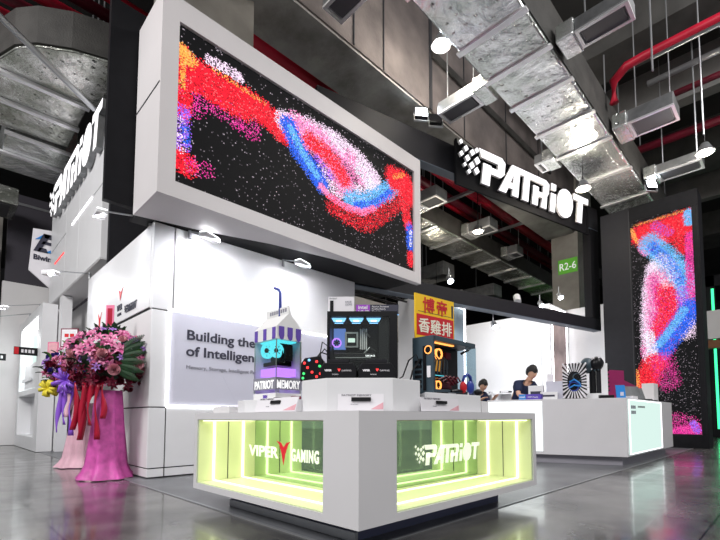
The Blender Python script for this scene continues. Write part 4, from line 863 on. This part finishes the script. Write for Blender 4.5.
MB().tube([(x0-.003,y0+.1,z1-.16),(x0-.05,y0+.08,z1-.17),(x0-.10,y0+.10,z1-.25),(x0-.13,y0+.10,z1-.33)],.006,6).build('power_cable','blackp',t)
o = thing('headset',(2.76,1.77,.897),'dark blue and red headset with round cushions leaning beside the orange-lit computer','headset')
MB().ball((2.80,1.755,.955),(.045,.02,.05)).build('ear_cup','straw',o,smooth=True); MB().ball((2.70,1.752,.95),(.04,.018,.045)).build('ear_cup','redp',o,smooth=True)
MB().tube([(2.70,1.755,.99),(2.72,1.755,1.03),(2.76,1.755,1.05),(2.80,1.755,1.03),(2.81,1.755,.995)],.012,8).build('headband','straw',o,smooth=True)
MB().tube([(2.55,1.755,.915),(2.62,1.75,.925),(2.68,1.752,.92)],.010,6).build('cable','blackp',o)
tag(MB().ball((2.925,1.765,.922),(.045,.03,.026)).build('mouse','blackp',smooth=True,origin=(2.925,1.765,.896)),'black mouse on the right plinth beside the computer','mouse')
for i in range(3): tag(MB().box(2.40+.10*i,1.738,.8965,2.485+.10*i,1.772,.9025).build('memory_module',['blackp','steel','blackp'][i],origin=(2.44+.1*i,1.755,.896)),['black module lying on the right plinth, nearest the plinth corner','grey module lying between two black ones on the right plinth','black module lying on the right plinth, nearest the headset'][i],'product')
o = thing('shop_sign',(2.62,1.93,1.302),'yellow and red sign with Chinese characters standing on the right computer','sign')
fr = frame((2.485,2.075,1.304),(.694,-.72,0),(0,0,1)) @ Matrix.Translation((0,0,0))
fr = frame((2.405,1.962,1.303),(.86,-.10,0),(0,0,1))
Wd = .425
MB().box(0,0,-.010,Wd,.335,0,fr).build('sign_board','yellow',o)
MB().box(.015,.03,.0005,Wd-.01,.185,.002,fr).build('red_band','redp',o)
xx = Vector((.86,-.10,0)).normalized()
text('博帝','sign_characters',.125,'redp',o,fr@Vector((.075,.212,.003)),xx,(0,0,1),ext=.0006,bold=.002,sx=1.05,spacing=1.2)
text('香雞排','sign_characters',.115,'cream',o,fr@Vector((.03,.062,.004)),xx,(0,0,1),ext=.0006,bold=.0018,sx=1.04,spacing=1.05)
MB().box(Wd-.030,.20,.0005,Wd-.012,.30,.002,fr).build('side_label','ink',o)
MB().box(.03,.205,.0005,Wd-.04,.208,.0015,fr).build('ruled_line','ink',o)

# ============================================================ RIGHT COUNTER
A = Vector((6.78,3.07)); B = Vector((7.15,1.82)); dv = (A-B).normalized(); L = B + dv*2.05
t = thing('reception_counter',(7.15,1.82,0),'tall white counter with frosted glowing panels right of the display counter','counter')
nrm = Vector((dv.y,-dv.x)); nrm = nrm if nrm.x > 0 else -nrm       # inward
dpt = .75; Rr = Vector((10.4,1.82))
outer = [B, Rr, Rr+Vector((0,.6)), Vector((7.85,2.42)), Vector((B.x,B.y))+dv*2.05+nrm*.50, L]
outer = [(p.x,p.y) for p in outer]
MB().prism(outer,.14,1.02).build('body','counterwhite',t,bevel=.004)
pl = [(B.x+.10,B.y+.10),(10.2,1.92),(10.2,2.35),(7.80,2.35),(L.x+nrm.x*.42,L.y+nrm.y*.42),(L.x+nrm.x*.1,L.y+nrm.y*.1)]
MB().prism(pl,.001,.139).build('plinth','greyplinth',t)
fr = Matrix(((dv.x,0,-nrm.x,B.x),(dv.y,0,-nrm.y,B.y),(0,1,0,0),(0,0,0,1)))
d1 = (Vector((6.82,2.95))-B).length
MB().box(d1,.19,.003,2.03,.985,.010,fr).build('light_panel',mat('glowing_white_panel',(.8,.85,.85),.5,emit=(.93,1,.98),es=1.0),t)
MB().box(7.24,1.806,.17,9.38,1.818,1.0).build('light_panel','cool',t)
for b in ((7.24,1.80,.985,9.38,1.8055,1.0),(7.24,1.80,.17,9.38,1.8055,.185),(7.24,1.80,.185,7.27,1.8055,.985),(9.33,1.80,.185,9.38,1.8055,.985)): MB().box(*b).build('edge_light','glowsoft',t)
for i in range(3):
    for j in range(2): MB().box(7.36+.09*i,1.8,.86-.08*j,7.42+.09*i,1.8055,.91-.08*j).build('printed_mark','inkgrey',t)
[MB().box(7.75+.09*k,1.8,.88,7.81+.09*k,1.8055,.91).build('printed_mark','steel',t) for k in range(5)]
# items on the right counter
def on(d, inn): p = B + dv*d + nrm*inn; return (p.x,p.y)
def localf(d, inn, rot=0): p = B+dv*d+nrm*inn; ang = math.atan2(-dv.y,-dv.x); return Matrix.Translation((p.x,p.y,1.0215)) @ Matrix.Rotation(ang+rot,4,'Z')   # local x: to the viewer's right, y: away
def small(name, q, w, dp, h, m, lab, cat, label_m=None, bevel=.003):
    o = thing(name, q@Vector((0,0,0)), lab, cat); MB().box(-w/2,0,0,w/2,dp,h,q).build('body',m,o,bevel=bevel)
    if label_m: MB().box(-w*.35,-.004,h*.35,w*.35,-.001,h*.6,q).build('label_strip',label_m,o)
    return o
q = localf(1.36,.10); o = thing('product_sign',q@Vector((0,0,0)),'low blue and purple sign on the right counter below the person','sign')
MB().box(-.19,0,0,-.08,.03,.09,q).build('sign_board','bluecard',o); MB().box(-.079,0,0,.19,.03,.09,q).build('sign_board','indigo',o)
text('intel','sign_lettering',.05,'card',o,q@Vector((-.18,-.002,.03)),q.to_3x3()@Vector((1,0,0)),(0,0,1),ext=.0005,bold=.001); text('XMP Ready','sign_lettering',.035,'card',o,q@Vector((-.05,-.002,.03)),q.to_3x3()@Vector((1,0,0)),(0,0,1),ext=.0005)
small('product_box',localf(1.30,.26),.24,.12,.24,'white','white box in front of the person on the right counter','box','ink')
small('product_box',localf(1.08,.10),.26,.10,.12,'white','low white riser with black module right of the person on the counter','box','ink')
small('product_box',localf(1.00,.24),.26,.14,.30,'lavender','pale grey box on the right counter left of the spiky sculpture','box')
small('product_card',localf(1.08,.42),.10,.02,.44,'card','small upright card behind the pale grey box','card')
# spiky open-frame rig
q = localf(.70,.20) @ Matrix.Diagonal((.70,1,.92,1)); t = thing('spiky_computer',q@Vector((0,0,0)),'black and blue open computer ringed by white radiating fins','computer')
mb = MB(); mb2 = MB()
for i in range(28):
    a = 2*math.pi*i/28; c_, s_ = math.cos(a), math.sin(a)
    rr = min(.25/max(abs(c_),1e-3), .31/max(abs(s_),1e-3))
    for (bld,da) in ((mb,.0),(mb2,.11)):
        aa = a+da; c2, s2 = math.cos(aa), math.sin(aa); r2 = min(.25/max(abs(c2),1e-3), .31/max(abs(s2),1e-3))
        px, pz = -s2, c2
        bld.add([q@Vector((c2*.15+px*w_,dd,.31+s2*.18+pz*w_)) for dd in (0,.12) for w_ in (-.008,.008)] + [q@Vector((c2*r2+px*w_*1.6,dd,.32+s2*r2+pz*w_*1.6)) for dd in (0,.12) for w_ in (-.008,.008)],[(0,1,5,4),(2,3,7,6),(0,2,6,4),(1,3,7,5),(4,5,7,6),(0,1,3,2)])
mb.build('white_fins','card',t); mb2.build('dark_fins','blackp',t)
MB().box(-.15,.03,.14,.15,.10,.48,q).build('core','charcoal',t,bevel=.01)
fan(t,q@Vector((-.02,.02,.22)),.08,q.to_3x3()@Vector((0,-1,0)),'straw'); fan(t,q@Vector((.06,.02,.38)),.07,q.to_3x3()@Vector((0,-1,0)),'caseblue')
MB().tube([q@Vector((-.1,.01,.3)),q@Vector((.0,-.03,.34)),q@Vector((.1,-.02,.28)),q@Vector((.14,.02,.2))],.014,8).tube([q@Vector((-.1,.01,.2)),q@Vector((.0,-.03,.24)),q@Vector((.12,-.02,.22))],.012,8).build('coolant_tubes','bluecard',t)
MB().box(-.26,-.02,0,.26,.16,.012,q).build('base','blackp',t)
q = localf(.44,.36) @ Matrix.Diagonal((.72,.6,.92,1)); t = thing('mechanical_sculpture',q@Vector((0,0,0)),'dark column with two round black heads beside the spiky computer','sculpture')
MB().box(-.17,0,0,.30,.3,.10,q).build('base','white',t); MB().cyl(q@Vector((.0,.12,.10)),q@Vector((.0,.12,.62)),.05,14).build('column','blackp',t); MB().cyl(q@Vector((.12,.12,.10)),q@Vector((.12,.12,.62)),.035,14).build('column','charcoal',t)
MB().ball(q@Vector((-.10,.12,.60)),(.14,.11,.13)).build('round_head','caseblue',t,smooth=True); MB().ball(q@Vector((.09,.10,.62)),(.13,.11,.12)).build('round_head','blackp',t,smooth=True)
for k,(a,c_) in enumerate(((-.14,.64),(-.06,.54),(.05,.66),(.13,.58),(.08,.52))): MB().tube([q@Vector((a-.04,.01,c_-.03)),q@Vector((a,-.02,c_+.03)),q@Vector((a+.05,.0,c_-.02))],.012,6).build('white_clip','card' if k%2 else 'caseblue',t)
MB().tube([q@Vector((-.02,.0,.66)),q@Vector((.04,-.03,.72)),q@Vector((.1,-.02,.66)),q@Vector((.15,.0,.74))],.015,6).tube([q@Vector((-.2,.02,.6)),q@Vector((-.12,-.01,.56)),q@Vector((-.05,.03,.6))],.02,6).build('white_ribs','card',t)
MB().box(.17,.04,.10,.30,.10,.62,q).build('side_panel','white',t)
for k in range(7): MB().box(.30,.05,.13+.07*k,.33,.09,.16+.07*k,q).build('fin','blackp',t)
# crimson divider and things on the right wing
t = thing('crimson_divider',(8.3,2.4,1.02),'dark crimson two-panel divider standing on the right counter','partition')
MB().box(0,0,0,.56,.03,.52,Matrix.Translation((7.85,2.37,1.0215))@Matrix.Rotation(math.radians(-24),4,'Z')).build('panel','crimson',t)
MB().prism([(0,0),(.85,0),(.85,.28),(0,.46)],0,.03,Matrix.Translation((8.50,2.36,1.0215))@Matrix.Rotation(math.radians(-12),4,'Z')@Matrix.Rotation(math.pi/2,4,'X')).build('panel','crimson',t)
q = Matrix.Translation((7.62,2.0,1.0215))@Matrix.Rotation(math.radians(-52),4,'Z')
o = thing('blue_sign',q@Vector((0,0,0)),'bright blue upright card on the right counter before the crimson divider','sign'); MB().prism([(-.07,0),(.07,0),(.055,.22),(-.085,.22)],-.012,0,q@Matrix.Rotation(math.pi/2,4,'X')).build('sign_board','bluecard',o); MB().box(-.015,-.004,.05,.035,-.001,.11,q@Matrix.Translation((0,.0,0))).build('pale_patch','lavender',o)
q = Matrix.Translation((7.42,2.15,1.0215))@Matrix.Rotation(math.radians(-50),4,'Z')
small('product_box',q,.22,.16,.06,'blackp','flat black device on the right counter before the crimson divider','device')
for i,(x,y,a,lab) in enumerate(((8.45,1.86,-30,'open grey laptop on the right counter, the nearer to the blue card'),(9.05,1.86,-15,'open grey laptop on the right counter, next to the white box'))):
    q = Matrix.Translation((x,y,1.0225))@Matrix.Rotation(math.radians(a),4,'Z'); o = thing('laptop',q@Vector((0,0,0)),lab,'laptop')
    MB().box(-.17,0,0,.17,.22,.018,q).build('keyboard_base','blackp',o); MB().box(-.17,0,0,.17,.24,.012,q@Matrix.Translation((0,.22,.02))@Matrix.Rotation(math.radians(72),4,'X')).build('screen_lid','galv',o)
small('product_box',Matrix.Translation((9.75,1.95,1.0215)),.36,.2,.36,'offwhite','tall white box at the right end of the right counter','box')
small('product_box',Matrix.Translation((7.95,1.88,1.0215)),.30,.12,.05,'card','low white tray beside the blue card','tray')

# ============================================================ PEOPLE
def skin_body(name, verts, edges, radii, m, parent, sub=2):
    me = bpy.data.meshes.new(name); off = OFF[parent.name]
    me.from_pydata([Vector(v)-off for v in verts], edges, [])
    o = bpy.data.objects.new(name, me); C.objects.link(o); o.parent = parent; OFF[o.name] = off
    s = o.modifiers.new('skin','SKIN'); s.use_smooth_shade = True
    ss = o.modifiers.new('sub','SUBSURF'); ss.levels = sub; ss.render_levels = sub
    lay = me.skin_vertices[0].data if me.skin_vertices else None
    if lay is None:
        bm = bmesh.new(); bm.from_mesh(me); l = bm.verts.layers.skin.verify(); bm.to_mesh(me); bm.free(); lay = me.skin_vertices[0].data
    for i, r in enumerate(radii):
        lay[i].radius = r if isinstance(r, tuple) else (r, r); lay[i].use_root = (i == 0)
    me.materials.append(M[m]); return o
def person(loc, rz, scale, lab, lean, hands):
    t = thing('person', loc, lab, 'person'); q = Matrix.Translation(loc) @ Matrix.Rotation(rz,4,'Z') @ Matrix.Scale(scale,4)
    # local: -y faces the viewer
    J = {'pelvis':(0,0,.93),'belly':(0,-.02,1.06),'chest':(0,-.06-lean*.4,1.26-lean*.02),'neck':(0,-.08-lean*.65,1.42-lean*.06),'head':(0,-.11-lean*.85,1.50-lean*.08),
     'lh':(.09,0,.90),'lk':(.10,-.01,.50),'la':(.10,.02,.08),'lt':(.10,-.13,.03),'rh':(-.09,0,.90),'rk':(-.10,-.01,.50),'ra':(-.10,.02,.08),'rt':(-.10,-.13,.03),
     'ls':(.18,-.07-lean*.5,1.36-lean*.04),'le':(.24,-.15-lean*.5,1.14),'lw':hands[0],'rs':(-.18,-.07-lean*.5,1.36-lean*.04),'re':(-.24,-.15-lean*.5,1.14),'rw':hands[1]}
    R_ = {'pelvis':.13,'belly':.125,'chest':.135,'neck':.055,'head':.06,'lh':.09,'lk':.06,'la':.04,'lt':.035,'rh':.09,'rk':.06,'ra':.04,'rt':.035,'ls':.065,'le':.042,'lw':.028,'rs':.065,'re':.042,'rw':.028}
    K = list(J); E_ = [('pelvis','belly'),('belly','chest'),('chest','neck'),('neck','head'),('pelvis','lh'),('lh','lk'),('lk','la'),('la','lt'),('pelvis','rh'),('rh','rk'),('rk','ra'),('ra','rt'),('chest','ls'),('ls','le'),('le','lw'),('chest','rs'),('rs','re'),('re','rw')]
    V_ = [q@Vector(J[k]) for k in K]; ed = [(K.index(a),K.index(b)) for a,b in E_]; rad = [R_[k]*scale for k in K]
    # fingers
    for side in ('l','r'):
        w = Vector(J[side+'w']); e = Vector(J[side+'e']); d = (w-e).normalized(); s = d.cross(Vector((0,0,1))).normalized()
        V_.append(q@(w+d*.07)); rad.append(.026*scale); ip = len(V_)-1; ed.append((K.index(side+'w'),ip))
        for k,(o_,l_) in enumerate(((-.030,.055),(-.010,.068),(.010,.064),(.030,.050))):
            a1 = w+d*.085+s*o_; a2 = a1+d*l_*.6+Vector((0,0,-.01)); a3 = a2+d*l_*.4+Vector((0,0,-.025))
            b0 = len(V_); V_ += [q@a1,q@a2,q@a3]; rad += [.010*scale,.009*scale,.008*scale]; ed += [(ip,b0),(b0,b0+1),(b0+1,b0+2)]
        th = w+d*.03+s*(.04 if side=='r' else -.04); b0 = len(V_); V_ += [q@th,q@(th+d*.05)]; rad += [.012*scale,.010*scale]; ed += [(K.index(side+'w'),b0),(b0,b0+1)]
    body = skin_body('body', V_, ed, rad, 'skin', t)
    # shirt and trousers follow the limbs, slightly wider
    ks = ['pelvis','belly','chest','ls','rs']; sv = [J['belly'],J['chest'],(J['neck'][0],J['neck'][1]+.01,J['neck'][2]-.04),J['ls'],tuple(Vector(J['ls']).lerp(Vector(J['le']),.75)),J['rs'],tuple(Vector(J['rs']).lerp(Vector(J['re']),.75)),J['pelvis']]
    skin_body('shirt',[q@Vector(v) for v in sv],[(0,1),(1,2),(1,3),(3,4),(1,5),(5,6),(0,7)],[.155*scale,.168*scale,.085*scale,.088*scale,.068*scale,.088*scale,.068*scale,.15*scale],'navy',t)
    skin_body('trousers',[q@Vector(v) for v in (J['pelvis'],J['lh'],J['lk'],(.10,.02,.12),J['rh'],J['rk'],(-.10,.02,.12))],[(0,1),(1,2),(2,3),(0,4),(4,5),(5,6)],[v*scale for v in (.145,.105,.075,.06,.105,.075,.06)],'blackp',t)
    hc = Vector(J['head'])+Vector((0,-.02,.075)); tilt = Matrix.Rotation(.35*min(1,lean*3),4,'X'); hq = q@Matrix.Translation(hc)@tilt
    h3 = hq.to_3x3()
    # head: shaped ovoid with jaw and nose
    hb = MB(); hb.ball((0,0,0),(1,1,1),20,16)
    for i,v in enumerate(hb.v):
        x,y,z = v; wx = .076*(1-.22*max(0,-z)); wy = .095*(1-.10*max(0,-z)); z2 = .118*z
        p = Vector((x*wx, y*wy, z2))
        if y < -.9 and -.3 < z < .15: p.y -= .012
        hb.v[i] = hq@p
    H_ = hb.build('head','skin',t,smooth=True)
    MB().ball(hq@Vector((0,-.100,-.018)),(.012*scale,.014*scale,.020*scale),8,6).build('nose','skin',H_,smooth=True)
    MB().ball(hq@Vector((.078,0,-.01)),(.010,.018,.028),8,6).build('ear','skin',H_,smooth=True); MB().ball(hq@Vector((-.078,0,-.01)),(.010,.018,.028),8,6).build('ear','skin',H_,smooth=True)
    for s in (-1,1): MB().ball(hq@Vector((s*.030,-.088,.005)),(.012,.006,.007),8,6).build('eye','blackp',H_,smooth=True); MB().box(s*.030-.018,-.094,.022,s*.030+.018,-.086,.028,hq).build('eyebrow','hair',H_)
    MB().box(-.022,-.092,-.062,.022,-.084,-.055,hq).build('mouth','lily',H_)
    hr = MB(); hr.ball((0,0,0),(1,1,1),22,16)
    rs_ = random.Random(4)
    for i,v in enumerate(hr.v):
        x,y,z = v
        low = -.50 if y > -.1 else .10
        z_ = max(z, low + .12*math.sin(7*x)); k = 1 + rs_.uniform(-.03,.05)
        hr.v[i] = hq@Vector((x*.096*k,.010+y*.110*k,z_*.135*k+.014))
    hr.build('hair','hair',t,smooth=True)
    return t
def rz_face(x,y): return math.atan2(-x, y) + math.pi*0
px,py = 7.52,3.72
person((px,py,0), math.radians(-44+22), .98, 'person with short black hair in a navy shirt bending over the right counter', .32, ((.30,-.50,1.12),(-.02,-.50,1.10)))
t_ = person((7.54,4.68,0), math.radians(-20), .87, 'person with black hair mostly hidden behind the right end of the display counter', .30, ((.22,-.50,1.28),(-.12,-.48,1.24)))

# ============================================================ FLOWER STANDS
def drape(mb, c, z0, z1, r0, r1, n=48, folds=9, amp=.10, seed=1):
    rs = random.Random(seed); ph = [rs.uniform(0,6.28) for _ in range(4)]; rows = 14; vs = []; fs = []
    for j in range(rows+1):
        f = j/rows; z = z0+(z1-z0)*f; r = r0+(r1-r0)*(f**.8)
        if f < .12: r *= 1+.25*(1-f/.12)
        for i in range(n):
            a = 2*math.pi*i/n; k = 1+amp*(1-.5*f)*(math.sin(folds*a+ph[0]+1.4*f)+.5*math.sin(2*folds*a+ph[1]))+.05*math.sin(3*a+ph[2]+3*f)
            vs.append(Vector(c)+Vector((r*k*math.cos(a), r*k*math.sin(a), z)))
    for j in range(rows):
        for i in range(n): fs.append((j*n+i,j*n+(i+1)%n,(j+1)*n+(i+1)%n,(j+1)*n+i))
    return mb.add(vs,fs)
def lily_mesh(m, r=.07):
    mb = MB()
    for k in range(6):
        a = math.pi*k/3; c_, s_ = math.cos(a), math.sin(a); row = []
        for (d,w,h) in ((.1,.10,.0),(.45,.24,.28),(.8,.16,.34),(1.05,.02,.22)):
            row.append([(d*c_-w*s_*sg, d*s_+w*c_*sg, h+(.0 if sg else -.06)) for sg in (-1,0,1)])
        vs = [tuple(x*r for x in p) for rr in row for p in rr]
        mb.add(vs,[(i*3+j,i*3+j+1,(i+1)*3+j+1,(i+1)*3+j) for i in range(3) for j in range(2)])
    for k in range(4): a = 1.57*k; mb.tube([(0,0,0),(.15*r*math.cos(a),.15*r*math.sin(a),.6*r)],.006,5)
    me = bpy.data.meshes.new('lily'); me.from_pydata([Vector(v) for v in mb.v],[],mb.f); me.materials.append(M[m])
    for p in me.polygons: p.use_smooth = True
    return me
def rose_mesh(m, r=.05):
    mb = MB(); rs = random.Random(3)
    for ring,(n,rr,h,tl) in enumerate(((5,1.0,.0,.55),(5,.75,.18,.7),(4,.5,.3,.85),(3,.25,.4,.95))):
        for k in range(n):
            a = 2*math.pi*k/n+ring*.5; w = math.pi/n*1.2; vs = []
            for (f,hh) in ((.15,-.25),(.75,.1),(1.0,tl)):
                for da in (-w,-w/2,0,w/2,w): vs.append((r*rr*f*math.cos(a+da),r*rr*f*math.sin(a+da),r*(h+hh-.12*abs(da/w))))
            mb.add(vs,[(i*5+j,i*5+j+1,(i+1)*5+j+1,(i+1)*5+j) for i in range(2) for j in range(4)])
    me = bpy.data.meshes.new('rose'); me.from_pydata([Vector(v) for v in mb.v],[],mb.f); me.materials.append(M[m])
    return me
def leaf_mesh(m, L_=.22, w=.05):
    vs = []; n = 7
    for i in range(n+1):
        f = i/n; ww = w*math.sin(math.pi*min(1,f*.95+.05))**.8 if i < n else .002
        for s in (-1,0,1): vs.append((s*ww, L_*f, .05*math.sin(2.4*f)+(-.012 if s==0 else 0)))
    me = bpy.data.meshes.new('leaf'); me.from_pydata(vs,[],[(i*3+j,i*3+j+1,(i+1)*3+j+1,(i+1)*3+j) for i in range(n) for j in range(2)]); me.materials.append(M[m]); return me
def fern_mesh(m, L_=.34):
    mb = MB(); mb.tube([(0,0,0),(0,L_*.5,.05),(0,L_,.03)],.004,5)
    for i in range(11):
        f = .12+.08*i; l = .10*math.sin(math.pi*min(1,.25+f*.75)); z = .05*math.sin(2.2*f)
        for s in (-1,1): mb.add([(0,L_*f-.010,z),(s*l,L_*f+.035,z-.01),(s*l*.6,L_*f+.045,z),(0,L_*f+.014,z)],[(0,1,2,3)])
    me = bpy.data.meshes.new('fern'); me.from_pydata([Vector(v) for v in mb.v],[],mb.f); me.materials.append(M[m]); return me
ME = {'lily':lily_mesh('lily',.070),'lily2':lily_mesh('lilac',.055),'maroon':rose_mesh('maroon',.042),'rose':rose_mesh('rose',.055),'violet':rose_mesh('violetfl',.035),'yellow':rose_mesh('yellowfl',.045),'mar2':lily_mesh('maroon',.06),
      'leaf':leaf_mesh('leaf',.17,.035),'leaf2':leaf_mesh('leaf2',.14,.035),'fern':fern_mesh('leaf')}
NM = {'lily':'pink_lily','lily2':'lilac_bloom','maroon':'maroon_bloom','rose':'pale_rose','violet':'blue_bloom','yellow':'yellow_bloom','mar2':'maroon_lily','leaf':'broad_leaf','leaf2':'light_leaf','fern':'fern_frond'}
def bouquet(root, c, rx, ry, rz, plan, seed, vdir):
    rs = random.Random(seed); off = OFF[root.name]; c = Vector(c)
    MB().ball(c,(rx*.62,ry*.62,rz*.62),14,10).build('foliage_core','leaf',root)
    for kind, n, lo, hi, rad in plan:
        for _ in range(n):
            for tr in range(60):
                d = Vector((rs.gauss(0,1),rs.gauss(0,1),rs.gauss(0,1))).normalized()
                if d.dot(vdir) > -.35 and lo <= d.z <= hi: break
            p = c + Vector((d.x*rx,d.y*ry,d.z*rz))*rad*rs.uniform(.86,1.06)
            o = bpy.data.objects.new(NM[kind], ME[kind]); C.objects.link(o); o.parent = root; o.location = p-off
            dd = (d+Vector((0,0,.25))+Vector(vdir)*.35).normalized()
            if kind in ('leaf','leaf2','fern'): o.rotation_euler = dd.to_track_quat('Y','Z').to_euler()
            else: o.rotation_euler = (dd.to_track_quat('Z','Y').to_matrix() @ Matrix.Rotation(rs.uniform(0,6),3,'Z')).to_euler()
            k = rs.uniform(.8,1.25); o.scale = (k,k,k)
def ribbon(root, p, l, w, m, seed, lean=(0,0)):
    rs = random.Random(seed); vs = []; fs = []; n = 10; x = Vector((.69,-.72,0))
    for i in range(n+1):
        f = i/n; c_ = Vector(p)+Vector((lean[0]*f,lean[1]*f,-l*f))+x*(.025*math.sin(5*f+seed))
        tw = .8*math.sin(4*f+seed); d = (x*math.cos(tw)+Vector((.72,.69,0))*math.sin(tw))*w*(1-.15*f)
        vs += [c_-d, c_+Vector((-.72,-.69,0))*.012, c_+d]
    fs = [(i*3+j,i*3+j+1,(i+1)*3+j+1,(i+1)*3+j) for i in range(n) for j in range(2)]
    o = MB().add(vs,fs).build('ribbon',m,root,smooth=True); s = o.modifiers.new('thick','SOLIDIFY'); s.thickness = .003; return o
def bow(root, p, r, m, seed):
    mb = MB(); rs = random.Random(seed)
    for k in range(9):
        a = 2*math.pi*k/9+rs.uniform(-.2,.2); d = (Vector((.69,-.72,0))*math.cos(a)+Vector((0,0,1))*math.sin(a)); n = Vector((-.72,-.69,0)); s = d.cross(n)
        pts = [(0,0),(.5,.45),(1,.35),(1.05,0),(.6,-.05),(0,.05)]
        vs = []
        for (u,v) in pts: vs += [Vector(p)+d*r*u+n*r*v-s*.02, Vector(p)+d*r*u+n*r*v+s*.02]
        mb.add(vs,[(2*i,2*i+1,2*i+3,2*i+2) for i in range(5)])
    o = mb.build('bow',m,root,smooth=True); s = o.modifiers.new('thick','SOLIDIFY'); s.thickness = .003; return o
VD = Vector((-.72,-.69,.1))
t = thing('flower_stand',(1.50,6.05,0),'front congratulatory flower stand wrapped in bright magenta satin','flower stand')
drape(MB(),(1.50,6.05,0),.012,1.06,.235,.14,folds=8,amp=.09,seed=2).build('satin_drape','magenta',t,smooth=True)
MB().cyl((1.50,6.05,.001),(1.50,6.05,.010),.27,24).build('base_plate','palepink',t)
bouquet(t,(1.50,6.10,1.42),.46,.46,.42,[('lily',60,-.25,1,.95),('lily2',26,-.3,1,.95),('maroon',45,-.9,.3,.9),('mar2',50,-.9,.3,.95),('rose',9,-.5,.5,1.02),('leaf',34,-.6,1,.78),('leaf2',14,-.5,1,.8)],11,VD)
for i in range(6):
    o = bpy.data.objects.new('fern_frond', ME['fern']); C.objects.link(o); o.parent = t
    o.location = Vector((1.46+.01*i,5.66-.008*i,1.30+.045*i))-OFF[t.name]; d = Vector((.92,-.26,-.55+.27*i)).normalized(); n_ = Vector((-.3,-.95,.0)); x_ = d.cross(n_).normalized(); n_ = x_.cross(d); o.rotation_euler = Matrix((x_,d,n_)).transposed().to_euler(); o.scale = (.55,.82,.9)
for i,(dx,l,m_) in enumerate(((-.14,.62,'ribred'),(-.05,.50,'ribred'),(.03,.66,'ribred'),(.10,.42,'ribred'),(-.22,.55,'ribred'))):
    ribbon(t,Vector((1.50,6.05,1.14))+Vector((.69,-.72,0))*dx+Vector((-.72,-.69,0))*.25,l,.035,m_,i+1,(-.02,-.02))
ribbon(t,(1.27,5.83,1.42),.22,.04,'lily',3)
bouq = t
o = thing('greeting_card',(1.48,6.16,1.70),'upright pink greeting card rising from the front flower stand, before the printed logos','card')
MB().box(-.05,0,0,.05,.008,.30,Matrix.Translation((1.50,6.14,1.84))@R45).build('card_board','pinkcard',o); MB().box(-.03,-.002,.05,.03,-.0005,.26,Matrix.Translation((1.50,6.14,1.84))@R45).build('card_print','ribred',o)
MB().cyl((1.50,6.14,1.55),(1.50,6.14,1.85),.006,6).build('stick','leaf',o)
t = thing('flower_stand',(1.62,7.75,0),'rear congratulatory flower stand in pale pink tulle with a purple bow','flower stand')
drape(MB(),(1.62,7.75,0),.012,.95,.26,.15,folds=8,amp=.08,seed=5).build('tulle_drape','palepink',t,smooth=True)
MB().cyl((1.62,7.75,.001),(1.62,7.75,.010),.27,24).build('base_plate','magenta',t)
bouquet(t,(1.44,7.37,1.36),.42,.42,.40,[('lily',24,-.3,1,.95),('lily2',30,-.3,1,.95),('maroon',45,-.8,.6,.92),('violet',22,0,1,1.0),('mar2',36,-.8,.5,.95),('leaf',30,-.6,1,.78),('leaf2',20,-.5,1,.85),('yellow',6,-.9,-.3,1.0)],23,VD)
bow(t,(1.22,6.89,1.22),.17,'ribpur',4)
for i,(dx,l,m_) in enumerate(((-.12,.60,'ribpur'),(-.05,.50,'ribpur'),(.03,.64,'ribpur'),(.10,.45,'ribpur'),(.18,.7,'ribred'),(.0,.4,'palepink'))):
    ribbon(t,Vector((1.26,6.89,1.14))+Vector((.69,-.72,0))*dx,l,.04,m_,i+7,(-.02,-.02))
bow(t,(1.06,7.10,1.12),.11,'yellowfl',8)
for i,(x,y,z,w,h,lab) in enumerate(((1.38,7.75,1.78,.26,.28,'white greeting card with dark red frame above the rear flower stand'),(1.22,7.95,1.66,.16,.2,'small pink greeting card behind the framed one over the rear flowers'))):
    q = Matrix.Translation((x,y,z))@R45; o = thing('greeting_card',(x,y,z),lab,'card'); MB().box(-w/2,0,0,w/2,.008,h,q).build('card_board','maroon' if i==0 else 'pinkcard',o)
    MB().box(-w/2+.015,-.003,.015,w/2-.015,-.0005,h-.015,q).build('card_face','card' if i==0 else 'rose',o)
    if i==0: MB().box(-.07,-.005,.15,-.01,-.0035,.20,q).box(.01,-.005,.15,.07,-.0035,.20,q).build('card_print','redp',o); MB().box(-.08,-.005,.05,.08,-.0035,.07,q).box(-.06,-.005,.085,.06,-.0035,.10,q).build('card_print','ribred',o)
    MB().cyl((x,y,z-.3),(x,y,z),.006,6).build('stick','leaf',o)
